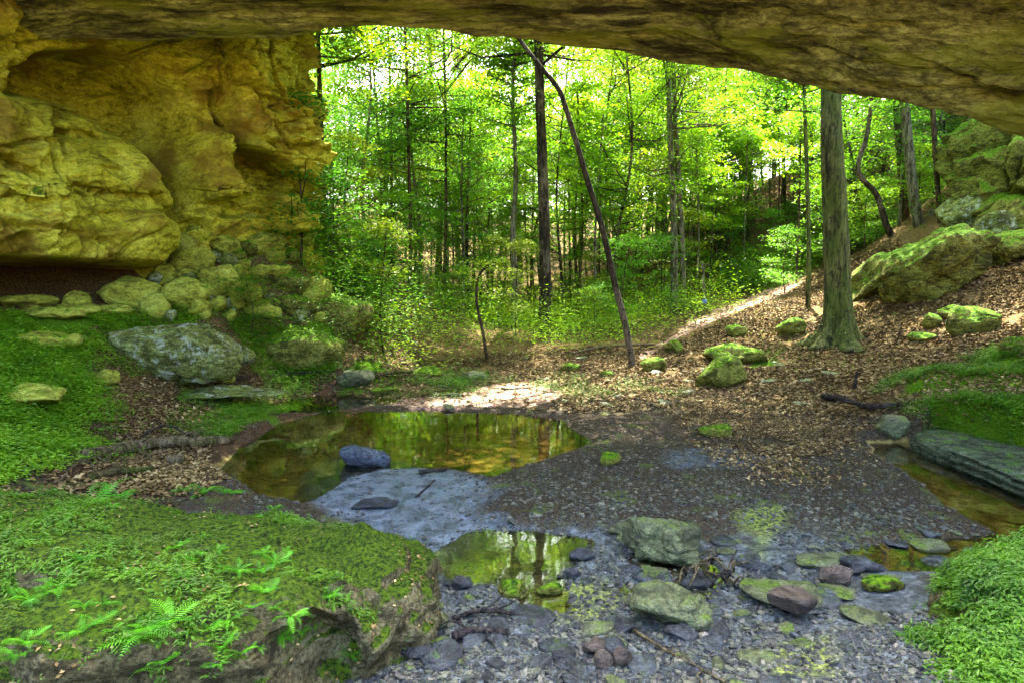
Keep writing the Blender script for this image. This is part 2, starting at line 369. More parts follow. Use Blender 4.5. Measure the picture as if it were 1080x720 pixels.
# ------------------------------------------------------------------ terrain
cp, sp_ = math.cos(PITCH), math.sin(PITCH)
def ray(px, py):
    a, b = (px-540)/F, (360-py)/F
    return np.array([a, cp+b*sp_, -sp_+b*cp])
def W(px, py, Y):
    d = ray(px, py); t = Y/d[1]; return np.array([d[0]*t, Y, CH+d[2]*t])
def project(P):
    x, y, z = P[:, 0], P[:, 1], P[:, 2]-CH
    dep = y*cp-z*sp_; upv = y*sp_+z*cp
    return 540+F*x/dep, 360-F*upv/dep
cps = [(-2, 4, .0), (0, 4, 0), (1.2, 4, 0), (0, 6, 0), (2, 6, 0), (3.3, 6, 0), (-2, 9, 0), (0, 9, 0), (2, 9, .02), (4, 9, .03), (-2.8, 11.5, .05), (0, 12, .03), (2.5, 12, .08),
       (0, 15, .08), (2, 16, .12), (-2, 15, .1), (3, 18, .25), (0, 20, .15), (0, 30, .4), (-4, 30, .9), (0, 40, 1.2), (0, 60, 3), (8, 40, 4.2), (20, 60, 9), (-10, 45, 4), (-25, 60, 10), (0, 90, 8),
       (-40, 40, 16), (40, 40, 20), (-60, 90, 22), (60, 90, 24), (0, 140, 16), (-80, 0, 20), (80, 0, 20), (0, 0, .1), (-1, -6, .2), (4, -6, .4), (-5, -4, .8), (8, -4, 1.2), (0, -60, 2), (-60, -60, 8), (60, -60, 8),
       (-14, 12, 2.6), (-14, 20, 5), (-12, 28, 7), (-20, 30, 11), (14, 10, 3.6), (16, 16, 4.8), (20, 26, 9), (25, 35, 13), (-3.2, 3.5, .12), (3.2, 3.2, .3), (-6, 2, 1.), (5, 1.5, 1.)]
for px, py, Y in [(0, 500, 6.2), (0, 440, 7.5), (0, 400, 8.5), (0, 360, 10), (0, 330, 11.5), (100, 330, 12), (100, 360, 10.8), (100, 400, 9.8), (100, 440, 8.6), (180, 405, 11), (110, 475, 8.4), (180, 460, 9.2), (205, 478, 8.25), (225, 455, 9.4), (215, 497, 7.4), (150, 490, 7.9), (255, 435, 10.7),
                  (160, 310, 13.5), (200, 272, 14.4), (230, 258, 15.2), (230, 305, 13.9), (230, 338, 13.), (270, 250, 16), (305, 252, 16.8), (300, 300, 15.5), (340, 350, 15), (330, 300, 17), (300, 385, 14), (375, 372, 17.5), (385, 340, 20), (350, 250, 24), (400, 300, 30), (250, 400, 12.6),
                  (1080, 270, 20), (1080, 320, 15), (1080, 370, 11), (1080, 400, 10), (1080, 440, 8.6), (1080, 485, 7.7), (1180, 500, 7.6), (1180, 440, 8.8), (1000, 425, 9.5), (960, 400, 11), (900, 412, 12), (930, 445, 9.9), (885, 362, 16.6), (800, 370, 17), (760, 402, 14.5), (700, 352, 22),
                  (760, 330, 24), (830, 310, 26), (860, 290, 29), (940, 250, 34), (1000, 290, 20), (950, 312, 18), (1080, 230, 30), (900, 330, 18.5)]:
    cps.append(tuple(W(px, py, Y)))
CPS = np.array(cps)
def _tps(r2): return r2*np.log(r2+1e-9)*.5
_n = len(CPS); _K = _tps(((CPS[:, None, :2]-CPS[None, :, :2])**2).sum(-1))+np.eye(_n)*.15
_P = np.hstack([np.ones((_n, 1)), CPS[:, :2]])
_sol = np.linalg.solve(np.block([[_K, _P], [_P.T, np.zeros((3, 3))]]), np.concatenate([CPS[:, 2], np.zeros(3)]))
def base(x, y):
    x = np.clip(x, -90, 90); y = np.clip(y, -70, 150)
    out = np.empty(x.shape)
    for s in range(0, len(x), 20000):
        a, b = x[s:s+20000], y[s:s+20000]
        r2 = (a[:, None]-CPS[None, :, 0])**2+(b[:, None]-CPS[None, :, 1])**2
        out[s:s+20000] = _tps(r2)@_sol[:_n]+_sol[_n]+_sol[_n+1]*a+_sol[_n+2]*b
    return out
_ts = np.concatenate([np.linspace(2, 30, 1400), np.linspace(30.1, 140, 600)])
def hit(px, py, fn):
    d = ray(px, py); P = d[None]*(_ts/d[1])[:, None]+np.array([0, 0, CH])
    h = fn(P[:, 0], P[:, 1]); k = np.argmax(P[:, 2] < h)
    return P[k] if (P[:, 2] < h).any() else P[-1]
def gpoly(pts, fn=base): return [tuple(hit(a, b, fn)[:2]) for a, b in pts]
def fpoly(pts): # on the plane z=0
    out = []
    for a, b in pts:
        d = ray(a, b); t = -CH/d[2]; out.append((d[0]*t, d[1]*t))
    return out
POOL = fpoly([(232, 492), (250, 468), (290, 444), (345, 432), (440, 430), (540, 433), (592, 438), (606, 450), (630, 464), (600, 475), (560, 486), (520, 500), (480, 492), (440, 490), (400, 492), (370, 500), (350, 515), (320, 530), (265, 520)])
SHAL = fpoly([(300, 500), (330, 478), (360, 472), (470, 488), (520, 505), (500, 530), (505, 560), (480, 590), (440, 600), (380, 560), (310, 525)])
PUD = fpoly([(440, 590), (490, 562), (560, 558), (618, 566), (612, 585), (590, 600), (600, 640), (560, 640), (520, 612), (470, 612)])
STRM = fpoly([(905, 462), (955, 462), (1000, 478), (1080, 508), (1140, 530), (1140, 590), (1060, 560), (1000, 530), (950, 495), (925, 480)])
PUD2 = fpoly([(880, 575), (1000, 562), (1080, 555), (1090, 600), (1000, 605), (930, 600)])
TRIC = fpoly([(600, 560), (700, 560), (800, 590), (900, 600), (1000, 600), (900, 660), (860, 720), (640, 720), (690, 660), (600, 640)])
BAR = fpoly([(520, 500), (600, 475), (700, 480), (860, 500), (900, 540), (840, 560), (700, 558), (620, 562), (520, 556), (500, 530)])
z0 = lambda x, y: np.zeros(x.shape)
def zpoly(pts, z):
    out = []
    for a, b in pts:
        d = ray(a, b); t = (z-CH)/d[2]; out.append((d[0]*t, d[1]*t))
    return out
LEDGE_P = zpoly([(960, 457), (985, 467), (1045, 488), (1085, 504), (1180, 540), (1300, 560), (1300, 515), (1180, 495), (1080, 468), (1020, 455), (985, 447)], .17)
def flat(x, y):      # 1 inside the creek bed where z ~ 0
    return 1
def wob(x, y, s=1.2, a=.25, seed=3):
    q = np.stack([x*s, y*s, np.zeros_like(x)], 1)
    return fbm(q, 4, seed)*a
SUN_SOIL = [gpoly([(385, 428), (440, 432), (580, 431), (603, 412), (560, 401), (520, 403), (470, 416), (400, 420)]), gpoly([(672, 385), (720, 357), (790, 325), (850, 299), (850, 292), (780, 316), (712, 346), (662, 378)]), gpoly([(395, 392), (440, 392), (440, 380), (395, 378)])]  # bare soil zones shaped as sun patches, painted paler to strengthen them
def ground_h(x, y):
    h = base(x, y); wb = wob(x, y)
    near = np.stack([x, y, x*0], 1)
    slope = sstep(.1, .6, h)
    inner = (np.abs(x) < 30) & (y > 0) & (y < 45)
    h = h+fbm(near*1.3, 4, 11)*(.02+.09*slope)+fbm(near*5.5, 3, 17)*(.012+.03*slope)
    # pools and shallows are cut below the water level of -0.03
    for poly, dep, edge, k in ((POOL, .22, .7, .45), (SHAL, -.002, .5, 1.6), (PUD, .035, .3, 1.2), (STRM, .12, .45, 1.3), (PUD2, .05, .25, .6)):
        sdv = poly_sd(x, y, poly)+wb*k*.8
        m = sstep(-.15, edge, sdv)
        h = h*(1-sstep(-.2, .15, sdv)*.9)-dep*m-.03*sstep(-.15, .1, sdv)
    h = h-.022*sstep(-.1, .5, poly_sd(x, y, TRIC)+wb)*sstep(.15, .05, h)
    sdv = poly_sd(x, y, BAR)+wb*.8; h = h+.05*sstep(0, .45, sdv)
    m = sstep(-.12, .08, poly_sd(x, y, LEDGE_P)); h = h*(1-m)+np.minimum(h, .0)*m
    # far relief
    h = h+fbm(near*.12, 4, 23)*sstep(25, 60, np.hypot(x, y))*1.5
    return h
# ground sheet
def axis(lo, hi, fine_lo, fine_hi, st, grow=1.12):
    a = list(np.arange(fine_lo, fine_hi, st)); s = st; v = a[-1]
    while v < hi: s *= grow; v += s; a.append(v)
    s = st; v = a[0]; b = []
    while v > lo: s *= grow; v -= s; b.append(v)
    return np.array(b[::-1]+a)
gx = axis(-450, 450, -11, 13, .05); gy = axis(-300, 600, 3, 19, .05, 1.09)
GX, GY = np.meshgrid(gx, gy, indexing='ij'); X, Y = GX.ravel(), GY.ravel()
Z = ground_h(X, Y)
wbv = wob(X, Y)
moss_polys = [gpoly(p) for p in (
    [(-60, 330), (60, 335), (150, 335), (240, 330), (300, 350), (250, 350), (150, 350), (100, 365), (85, 395), (105, 430), (90, 455), (60, 480), (30, 500), (-80, 540), (-300, 520), (-300, 380)],
    [(940, 402), (1010, 378), (1080, 365), (1200, 380), (1200, 500), (1080, 480), (1000, 450), (960, 428)],
    [(360, 400), (440, 395), (520, 398), (500, 412), (420, 418), (350, 420)],
    [(180, 425), (290, 415), (300, 440), (240, 462), (190, 455)],
    [(240, 340), (350, 340), (360, 385), (260, 390)],
    [(800, 372), (830, 360), (820, 385), (790, 388)])]
litter_poly = gpoly([(690, 395), (740, 400), (800, 425), (890, 440), (930, 440), (950, 420), (950, 400), (1000, 375), (1100, 350), (1300, 380), (1300, 200), (860, 240), (820, 290), (740, 330), (680, 360), (640, 375)])
def region(x, y, poly, lo=-.3, hi=.3, k=1.2): return sstep(lo, hi, poly_sd(x, y, poly)+wob(x, y)*k)
inn = (np.abs(X) < 40) & (Y > 1) & (Y < 60)
Xi, Yi = X[inn], Y[inn]
def full(v): o = np.zeros(len(X)); o[inn] = v; return o
moss = full(np.max([region(Xi, Yi, p, -.2, .4) for p in moss_polys], 0))
lit = np.maximum(full(region(Xi, Yi, litter_poly)), sstep(15.5, 17.5, Y+wbv*4)*.75); lit = np.maximum(lit, sstep(.2, .6, Z)*.7)
wet = full(np.max([region(Xi, Yi, SHAL), region(Xi, Yi, TRIC)*.95, region(Xi, Yi, PUD)], 0))
wet = np.maximum(wet, full(sstep(6.3, 5.0, Yi+wob(Xi, Yi)*3)*sstep(-3.6, -2.8, Xi)*sstep(3.4, 2.6, Xi))*.8)
sand = full(np.max([region(Xi, Yi, POOL, -.1, .2), region(Xi, Yi, STRM, -.1, .15), region(Xi, Yi, PUD2, -.1, .2)*.8], 0)); sand *= 1-.85*full(region(Xi, Yi, SHAL))
algae = full(np.max([region(Xi, Yi, fpoly([(585, 610), (640, 605), (660, 630), (630, 655), (590, 650)])), region(Xi, Yi, fpoly([(775, 545), (820, 535), (840, 560), (800, 590)])), region(Xi, Yi, fpoly([(820, 690), (870, 680), (870, 720), (820, 720)])), region(Xi, Yi, PUD)*.5], 0))
soil = np.maximum(sstep(11.5, 13.5, Y+wbv*3)*(1-lit*.5), sstep(-2.2, -3.0, X+wbv)*sstep(6, 7, Y))
me = mesh('ground', np.stack([X, Y, Z], 1), grid_faces(len(gx), len(gy)), GROUND, True, dict(moss=moss, litter=lit, wet=wet, sand=sand, algae=algae, soil=soil, dry=full(np.max([region(Xi, Yi, p, -.05, .5) for p in SUN_SOIL], 0)), silt_sky=full(np.maximum(region(Xi, Yi, SHAL, -.45, .35, 2.2), .62*region(Xi, Yi, fpoly([(690, 472), (760, 468), (815, 488), (780, 502), (700, 498)]), -.2, .3, 1.5)))))  # the dry zone also paints in the sun patches
tag(link('ground', me), kind='structure')
from mathutils import bvhtree
def GH(x, y): return ground_h(np.atleast_1d(np.asarray(x, float)), np.atleast_1d(np.asarray(y, float)))
def on(px, py): return hit(px, py, ground_h)
def sheet(name, poly, mat, z=-.03, grow=.35):
    P = np.array(poly); c = P.mean(0); d = P-c; P = c+d*(1+grow/np.linalg.norm(d, axis=1))[:, None]
    bm = bmesh.new(); vs = [bm.verts.new((a, b, z)) for a, b in P]; bm.faces.new(vs); bmesh.ops.triangulate(bm, faces=bm.faces[:])
    me = bpy.data.meshes.new(name); bm.normal_update()
    for f in bm.faces:
        if f.normal.z < 0: f.normal_flip()
    bm.to_mesh(me); bm.free(); me.materials.append(mat)
    return tag(link(name, me), kind='structure')
sheet('creek_water', [(-6.5, 8.5), (-3.2, 3.2), (3.5, 3.2), (5.5, 4.6), (8.5, 5.2), (8.5, 8.4), (6, 10.2), (3.5, 13.5), (0, 14.2), (-4.5, 13.5), (-6.5, 11.5)], WATER, -.032, .01)

# ------------------------------------------------------------------ cave wall (left)
path = spline([(-11.5, 3), (-10.8, 7.5), (-8.8, 11.5), (-6.9, 14.5), (-5.0, 17.3), (-5.2, 19.3), (-8, 22), (-12, 25)], 40)
seg = np.r_[0, np.cumsum(np.linalg.norm(np.diff(path, axis=0), axis=1))]
su = np.concatenate([np.linspace(0, 6.5, 60, endpoint=False), np.linspace(6.5, 17.5, 420, endpoint=False), np.linspace(17.5, seg[-1], 120)])
px_ = np.interp(su, seg, path[:, 0]); py_ = np.interp(su, seg, path[:, 1])
zz = np.linspace(.2, 10.5, 330)
tx, ty = np.gradient(px_, su), np.gradient(py_, su); ln = np.hypot(tx, ty); NX, NY = ty/ln, -tx/ln    # faces right/camera
BX, BZ = np.meshgrid(px_, zz, indexing='ij'); BY = np.meshgrid(py_, zz, indexing='ij')[0]
nx = np.repeat(NX, len(zz)); ny = np.repeat(NY, len(zz))
P0 = np.stack([BX.ravel(), BY.ravel(), BZ.ravel()], 1)
U, V_ = project(P0); U = np.where(P0[:, 1] < 5, -500, U)
wq = P0*np.array([.9, .9, 1.3])
du = fbm(wq, 4, 31)*6; dv = fbm(wq+40, 4, 37)*6
Uw, Vw = U+du, V_+dv
def blk(poly, d, wd=9., dome=0):
    s = poly_sd(Uw, Vw, poly); return sstep(-wd*.3, wd, s)*d+np.clip(s/45., 0, 1)**.7*dome
D = np.zeros(len(P0))
D += blk([(-400, 92), (-20, 92), (40, 104), (85, 118), (130, 148), (168, 190), (182, 215), (177, 262), (152, 286), (60, 282), (-400, 276)], .45, 10, .55)
D += blk([(-400, 180), (20, 185), (80, 215), (140, 226), (176, 232), (172, 262), (150, 288), (-400, 278)], .28, 5, .1)
D += blk([(-400, 270), (60, 274), (120, 282), (158, 285), (160, 300), (150, 345), (-400, 345)], -5.0, 6)
D += blk([(12, 100), (20, 75), (48, 55), (105, 48), (150, 66), (182, 104), (196, 140), (184, 180), (132, 146), (84, 114), (40, 102)], -1.5, 8, -.6)
D += blk([(95, 36), (205, 30), (226, 128), (208, 165), (188, 135), (180, 98), (150, 58), (110, 46)], .45, 9, .1)
D += blk([(200, 30), (257, 30), (262, 75), (285, 108), (326, 158), (312, 190), (268, 165), (232, 150), (222, 120)], .95, 4, .25)
D += blk([(214, 145), (262, 160), (312, 186), (308, 204), (245, 200), (220, 190)], -.5, 5)
D += blk([(188, 150), (212, 132), (222, 160), (238, 198), (222, 216), (196, 214), (186, 190)], .9, 6, .45)
D += blk([(222, 206), (320, 200), (320, 232), (225, 232)], -.45, 6)
D += blk([(274, 206), (322, 204), (324, 248), (290, 247)], .75, 5, .1)
D += blk([(168, 200), (184, 205), (190, 280), (165, 285)], -.6, 6)
D += blk([(262, 30), (345, 30), (352, 180), (330, 170), (290, 108), (268, 75)], -.35, 4)
D += blk([(262, 30), (345, 30), (352, 180), (330, 170), (290, 108), (268, 75)], .001, 4)+np.sign(fbm(P0*np.array([.4, .4, 7.]), 3, 48))*.05*sstep(255, 275, U)*(V_ < 180)
for ln_, dp, wd in (([(165, 150), (186, 196), (186, 222)], 1.2, 6), ([(38, 128), (42, 160)], .3, 2.5), ([(38, 134), (62, 140)], .25, 2.5), ([(-10, 181), (30, 195), (60, 213)], .25, 2),
                    ([(206, 95), (222, 132)], .4, 3), ([(218, 128), (262, 150)], .3, 3), ([(250, 46), (256, 90), (300, 135)], .25, 2.5), ([(225, 40), (232, 90), (250, 120)], .15, 2), ([(132, 200), (160, 222)], .3, 3)):
    D -= dp*np.exp(-(line_d(Uw, Vw, ln_)/wd)**2)
f1, f2, cid = cells(P0*np.array([.75, .75, 1.0])+fbm(P0*1.5, 3, 5)[:, None]*.35, 41)
D += (cid-.5)*.45*sstep(.01, .07, f2-f1)-.12*(1-sstep(.0, .04, f2-f1))
# big tilted facets: every cell has its own slope
tq = np.stack([P0[:, 0]*.5+P0[:, 2]*.35, P0[:, 1]*.5, P0[:, 2]*.8-P0[:, 1]*.3], 1)+fbm(P0*.8, 3, 57)[:, None]*.25
f1, f2, cid = cells(tq, 59); sl = P0[:, 1]*np.cos(cid*40)+P0[:, 2]*np.sin(cid*40)
D += ((sl*.38) % .9-.45)*.55*sstep(0, .06, f2-f1)*sstep(.0, .1, .9-((sl*.38) % .9))
f1, f2, cid = cells(P0*np.array([2.0, 2.0, 3.2])+fbm(P0*3, 3, 6)[:, None]*.3, 43)
D += (cid-.5)*.14*sstep(.01, .10, f2-f1)-.05*(1-sstep(0, .05, f2-f1))
strat = fbm(P0*np.array([.5, .5, 6.]), 4, 47); right = sstep(240, 275, U-(V_-60)*.35)
D += strat*(.08+.14*right)+fbm(P0*.8, 4, 51)*.3+fbm(P0*5, 4, 53)*.035
# the dome over the shelter: the upper wall leans over towards the creek
D += sstep(5.8, 9.5, P0[:, 2])*1.2*sstep(330, 230, U)-.5*sstep(300, 345, U)
ed = (U > 300)*0
Pw = P0+np.stack([nx*D, ny*D, -.15*D*(V_ < 200)], 1)
me = mesh('cave_wall', Pw, grid_faces(len(su), len(zz))[:, ::-1], ROCK_WALL)
tag(link('cave_wall', me), kind='structure')

# ------------------------------------------------------------------ cave roof
lipx = np.array([-700, -200, 0, 200, 300, 360, 400, 450, 550, 650, 750, 850, 950, 1000, 1080, 1200, 1350, 1700]); lipv = np.array([70, 50, 42, 43, 40, 31, 29, 30, 41, 52, 69, 87, 108, 124, 152, 215, 300, 420])
xs = np.linspace(-17, 19, 480); 
lipY = 12.4+.25*np.sin(xs*.7)-.012*(xs-1)**2*.3-.10*np.clip(xs-5, 0, 9)
lu = 540+F*xs/(lipY*cp); lipZ = np.array([W(u, v, Yl)[2] for u, v, Yl in zip(lu, np.interp(lu, lipx, lipv), lipY)])
dd = np.concatenate([np.linspace(0, 3.2, 170, endpoint=False), np.linspace(3.2, 5.9, 60)])   # towards the camera from the lip; rear cut short to admit sky fill
rows = []
# outer rows: left part continues behind the lip as the dome over the wall; elsewhere the slab's front face
def roof_pt(x, yl, zl, d):
    rise = .42*np.minimum(d, 1.6)+.12*np.clip(d-1.6, 0, 9)+.5*sstep(3, 9, x)*np.minimum(d, 2.2)
    return zl+rise
UX = np.repeat(xs, len(dd)); UD = np.tile(dd, len(xs)); UL = np.repeat(lipY, len(dd)); UZ = np.repeat(lipZ, len(dd))
under = np.stack([UX, UL-UD, roof_pt(UX, UL, UZ, UD)], 1)
q = under*np.array([.35, 1.2, 1.2])
dz = fbm(q, 5, 61)*.34+fbm(under*np.array([.5, 3.8, 3.8]), 4, 63)*.2-.10*np.abs(fbm(under*np.array([.4, 5.5, 5]), 3, 64))
f1, f2, cid = cells(under*np.array([.25, 1.6, 1.6])+fbm(under*.8, 3, 65)[:, None]*.5, 67); dz += (cid-.5)*.22*sstep(0, .2, f2-f1)
under[:, 2] += dz*np.clip(.3+UD*.9, 0, 1)+fbm(under*np.array([1.6, 4, 4]), 4, 69)*.07; under[:, 1] += fbm(under*np.array([1.1, 2, 2]), 4, 70)*.12
# front face & top
nf = 26; fr = []
for k in range(1, nf+1):
    t = k/nf
    yy = lipY+.9*math.sin(t*math.pi/2)*(1-.0*t)-1.2*max(0, t-.6); z_ = lipZ+2.2*t**.8
    fr.append(np.stack([xs, yy, z_], 1))
fr = np.stack(fr, 1)   # (nx,nf,3)
top = []
for k in range(1, 21):
    t = k/20; top.append(np.stack([xs, (lipY+.4)-(6.3)*t, lipZ+2.2+.9*math.sin(t*3)-1.0*t**3], 1))
top = np.stack(top, 1)
und = under.reshape(len(xs), len(dd), 3)
prof = np.concatenate([top[:, ::-1], fr[:, ::-1], und], 1)
pr = prof.reshape(-1, 3); k0 = np.tile(np.arange(prof.shape[1]), len(xs)) < 46
pr[:, 1] += np.where(k0, fbm(pr*np.array([.8, .8, 3]), 4, 71)*.25, 0)*np.tile(np.r_[np.ones(40), np.linspace(1, 0, 6), np.zeros(len(dd))], len(xs))
Fq = grid_faces(len(xs), prof.shape[1])
# close the rear by joining last column with the first
a = np.arange(len(xs)-1)*prof.shape[1]; b_ = a+prof.shape[1]; L = prof.shape[1]-1
Fq = np.vstack([Fq, np.stack([a+L, b_+L, b_, a], 1)])
me = mesh('cave_roof', pr, Fq[:, ::-1], ROCK_ROOF)
tag(link('cave_roof', me), kind='structure')
# dome behind the lip on the left, joining roof and wall
xs2 = np.linspace(-17, -3.4, 150); ys2 = np.linspace(12.6, 21, 110); A, B = np.meshgrid(xs2, ys2, indexing='ij')
A, B = A.ravel(), B.ravel(); q = np.stack([A, B, A*0], 1)
zt = 8.3+.22*(B-12.6)+fbm(q*.9, 4, 81)*.5-sstep(-5.2, -3.4, A)*.4
me = mesh('cave_dome', np.stack([A-(B-12.6)*.12, B, zt], 1), grid_faces(len(xs2), len(ys2)), ROCK_ROOF)
tag(link('cave_dome', me), kind='structure')

# ------------------------------------------------------------------ rocks
_ico = {}
def ico(n):
    if n not in _ico:
        bm = bmesh.new(); bmesh.ops.create_icosphere(bm, subdivisions=n, radius=1)
        _ico[n] = (np.array([v.co[:] for v in bm.verts]), np.array([[v.index for v in f.verts] for f in bm.faces])); bm.free()
    return _ico[n]
def rock_arr(dims, seed, sub=4, planes=14, rough=.06, strat=.0, soft=.035, flat_top=False):
    rng = np.random.default_rng(seed); d, Fc = ico(sub)
    n = rng.normal(size=(planes, 3)); n /= np.linalg.norm(n, axis=1)[:, None]
    hgt = rng.uniform(.55, .92, planes); m2 = rng.normal(size=(planes, 3)); m2 /= np.linalg.norm(m2, axis=1)[:, None]; n = np.vstack([n, m2]); hgt = np.r_[hgt, rng.uniform(.82, .98, planes)]
    if flat_top: n = np.vstack([n, [[.05, -.04, 1.]]]); hgt = np.r_[hgt, .5]
    dn = d@n.T; r = np.where(dn > .05, hgt/np.maximum(dn, .05), 9.)
    r = np.minimum(r, 1.05)
    r = -soft*np.log(np.exp(-r/soft).sum(1)+np.exp(-1.05/soft))+soft*.8
    P = d*r[:, None]
    P = P-(P.max(0)+P.min(0))/2; P = P/(P.max(0)-P.min(0))*np.array(dims)
    s = max(dims); sc = 2.2/s
    q = P*sc+seed*3.7
    f1, f2, cid = cells(q*1.6, seed)
    f1b, f2b, cidb = cells(q*4.2+fbm(q*2, 3, seed+2)[:, None]*.6, seed+7)
    disp = fbm(q, 5, seed)*rough*2.0+(cid-.5)*rough*1.7*sstep(0, .10, f2-f1)+(cidb-.5)*rough*.7*sstep(0, .12, f2b-f1b)-.5*rough*(1-sstep(0, .06, f2-f1))+fbm(q*5, 4, seed+5)*rough*.5
    if strat: disp += np.sign(fbm(q*np.array([.3, .3, 5]), 3, seed+9))*strat*.35+fbm(q*np.array([.4, .4, 6]), 3, seed+19)*strat
    N = P/(np.array(dims)/2)**2; N /= np.linalg.norm(N, axis=1)[:, None]+1e-9
    return P+N*(disp*s*.5)[:, None], Fc
def rock(name, label, px, py, wpx, hpx, mat, Y=None, dep=.8, rot=0., tilt=(0, 0), sink=.2, seed=1, sub=4, cat='rock', group=None, lift=0, **kw):
    """px,py: middle of the foot as it stands; size is real metres taken from the distance"""
    P = on(px, py) if Y is None else np.array([W(px, py, Y)[0], Y, 0])
    if Y is not None: P[2] = GH(P[0], P[1])[0]
    s = P[1]/F; wd = wpx*s; ht = hpx*s
    P = P+np.array([0, wd*dep*.35, 0]); g = GH(P[0], P[1])[0]
    H_ = ht/(1-sink)
    V, Fc = rock_arr((wd, wd*dep, H_), seed, sub, **kw)
    o = link(name, mesh(name, V, Fc, mat), None, (P[0], P[1], min(g, P[2]+.1)+H_*(.5-sink)+lift), (R_(tilt[0]), R_(tilt[1]), R_(rot)))
    return tag(o, label, cat, group)
# -- foreground mossy boulder
def surf_scatter(V, Fc, n, rng, zmin=.35):
    Fc = np.asarray(Fc)
    a, b, c = V[Fc[:, 0]], V[Fc[:, 1]], V[Fc[:, 2]]
    nn = np.cross(b-a, c-a); nn = nn*np.where(len(V) < 6000, np.sign(nn[:, 2:3]+1e-9), 1); ar = np.linalg.norm(nn, axis=1); nz = nn/(ar[:, None]+1e-12)
    pr = ar*(nz[:, 2] > zmin); pr /= pr.sum(); k = rng.choice(len(Fc), n, p=pr)
    r1 = np.sqrt(rng.random(n)); r2 = rng.random(n)
    return a[k]*(1-r1)[:, None]+b[k]*(r1*(1-r2))[:, None]+c[k]*(r1*r2)[:, None], nz[k]
rng = np.random.default_rng(5)
d, Fc = ico(7)
# superellipsoid body with flattened top, its right nose overhangs
e = .72; P = np.sign(d)*np.abs(d)**e; P /= (np.abs(P)**3.2).sum(1)[:, None]**(1/3.2)
P = P*np.array([2.25, 1.3, .58])
P[:, 1] += -.12*np.sin(P[:, 0]*1.3)+.10*P[:, 0]*(P[:, 0] > 0)
P[:, 2] += np.where(P[:, 2] > 0, .10*np.cos(P[:, 0]*.9+.6)-.10*P[:, 1], 0)
P[:, 2] *= 1+.22*sstep(.4, 2.0, P[:, 0])
q = P*1.4; f1, f2, cid = cells(q*np.array([1, 1, 1.6])*1.1, 91)
N = P/np.array([2.25, 1.15, .58])**2; N /= np.linalg.norm(N, axis=1)[:, None]
P = P+N*(fbm(q, 5, 93)*.20+(cid-.5)*.16*sstep(0, .2, f2-f1)+fbm(q*4, 4, 95)*.055)[:, None]
P = P+np.array([-2.80, 4.22, -.02])
cc = np.array([-.98, 2.95, .22]); cr = np.array([.31, .75, .33])
def carve(P):
    qn = (P-cc)/cr+np.stack([fbm(P*3.2, 3, 111), P[:, 0]*0, fbm(P*3.2+9, 3, 112)], 1)*.55; qn[:, 2] += .35*qn[:, 0]; r = (qn**2).sum(1); m = (r < 1) & (P[:, 1] < cc[1]+.62)
    yb = cc[1]+cr[1]*np.sqrt(np.clip(1-qn[:, 0]**2-qn[:, 2]**2, 0, 1)); P = P.copy(); P[m, 1] = np.maximum(P[m, 1], yb[m]); return P
P = carve(P)
N = np.zeros_like(P); fn_ = np.cross(P[Fc[:, 1]]-P[Fc[:, 0]], P[Fc[:, 2]]-P[Fc[:, 0]])
for k in range(3): np.add.at(N, Fc[:, k], fn_)
N /= np.linalg.norm(N, axis=1)[:, None]+1e-12
P = P+N*(fbm(P*14, 3, 113)*.022+fbm(P*5, 3, 114)*.03)[:, None]
BOULD_MAT = rock_mat('moss_covered_boulder', (.05, .045, .02), (.15, .13, .06), (.26, .24, .13), moss=(.05, .10, .006), moss_amt=.84, scale=1.6)
fb = tag(link('mossy_boulder', mesh('mossy_boulder', P, Fc, BOULD_MAT)), 'huge low boulder covered in moss and ferns, dark hollow under its nose', 'boulder')
FBV, FBF = P, Fc
def clumps(pos, nrm, rng, k, rad, size, mat, name, tilt=.7, hgt=.5, slim=.34):
    n = len(pos); p = np.repeat(pos, k, 0); u = np.repeat(nrm, k, 0)
    off = rng.normal(0, rad, (n*k, 3)); off[:, 2] = np.abs(off[:, 2])*hgt
    sz = size*rng.uniform(.6, 1.3, n*k)
    az = np.arctan2(off[:, 1], off[:, 0])
    return leaves_mesh(name, p+off, sz, tilt, rng, mat, az=az, ups=u*.5, slim=slim)
pos, nr = surf_scatter(P, Fc, 42000, rng, .05)
mk = (fbm(pos*2.3, 4, 99) > .08+.2*rng.random(len(pos))) & (fbm(pos*7, 3, 98) > -.25); pos, nr = pos[mk], nr[mk]
link('moss', clumps(pos, nr, rng, 3, .012, .026, MOSSY, 'moss', .8, .8), fb)
pos, nr = surf_scatter(P, Fc, 7000, rng, .3)
mk = (fbm(pos*1.9+5, 4, 101) > .16) | ((pos[:, 0] < -2.6) & (fbm(pos*2.4+5, 4, 103) > .08)); pos, nr = pos[mk], nr[mk]
link('ground_cover', clumps(pos+np.array([0, 0, .01]), nr, rng, 7, .02, .034, HERB, 'ground_cover', .5, 1.), fb)
pos, nr = surf_scatter(P, Fc, 2600, rng, .2); mk = fbm(pos*2.0+3, 4, 105) > -.05; pos = pos[mk]
tag(link('leaf_litter', leaves_mesh('leaf_litter', pos+np.array([0, 0, .012]), .026*rng.uniform(.4, 1.4, len(pos)), .6, rng, LITTER, ups=nr[mk]), None), 'dead brown leaves caught in the moss of the foreground boulder', 'dead leaves', kind='stuff')

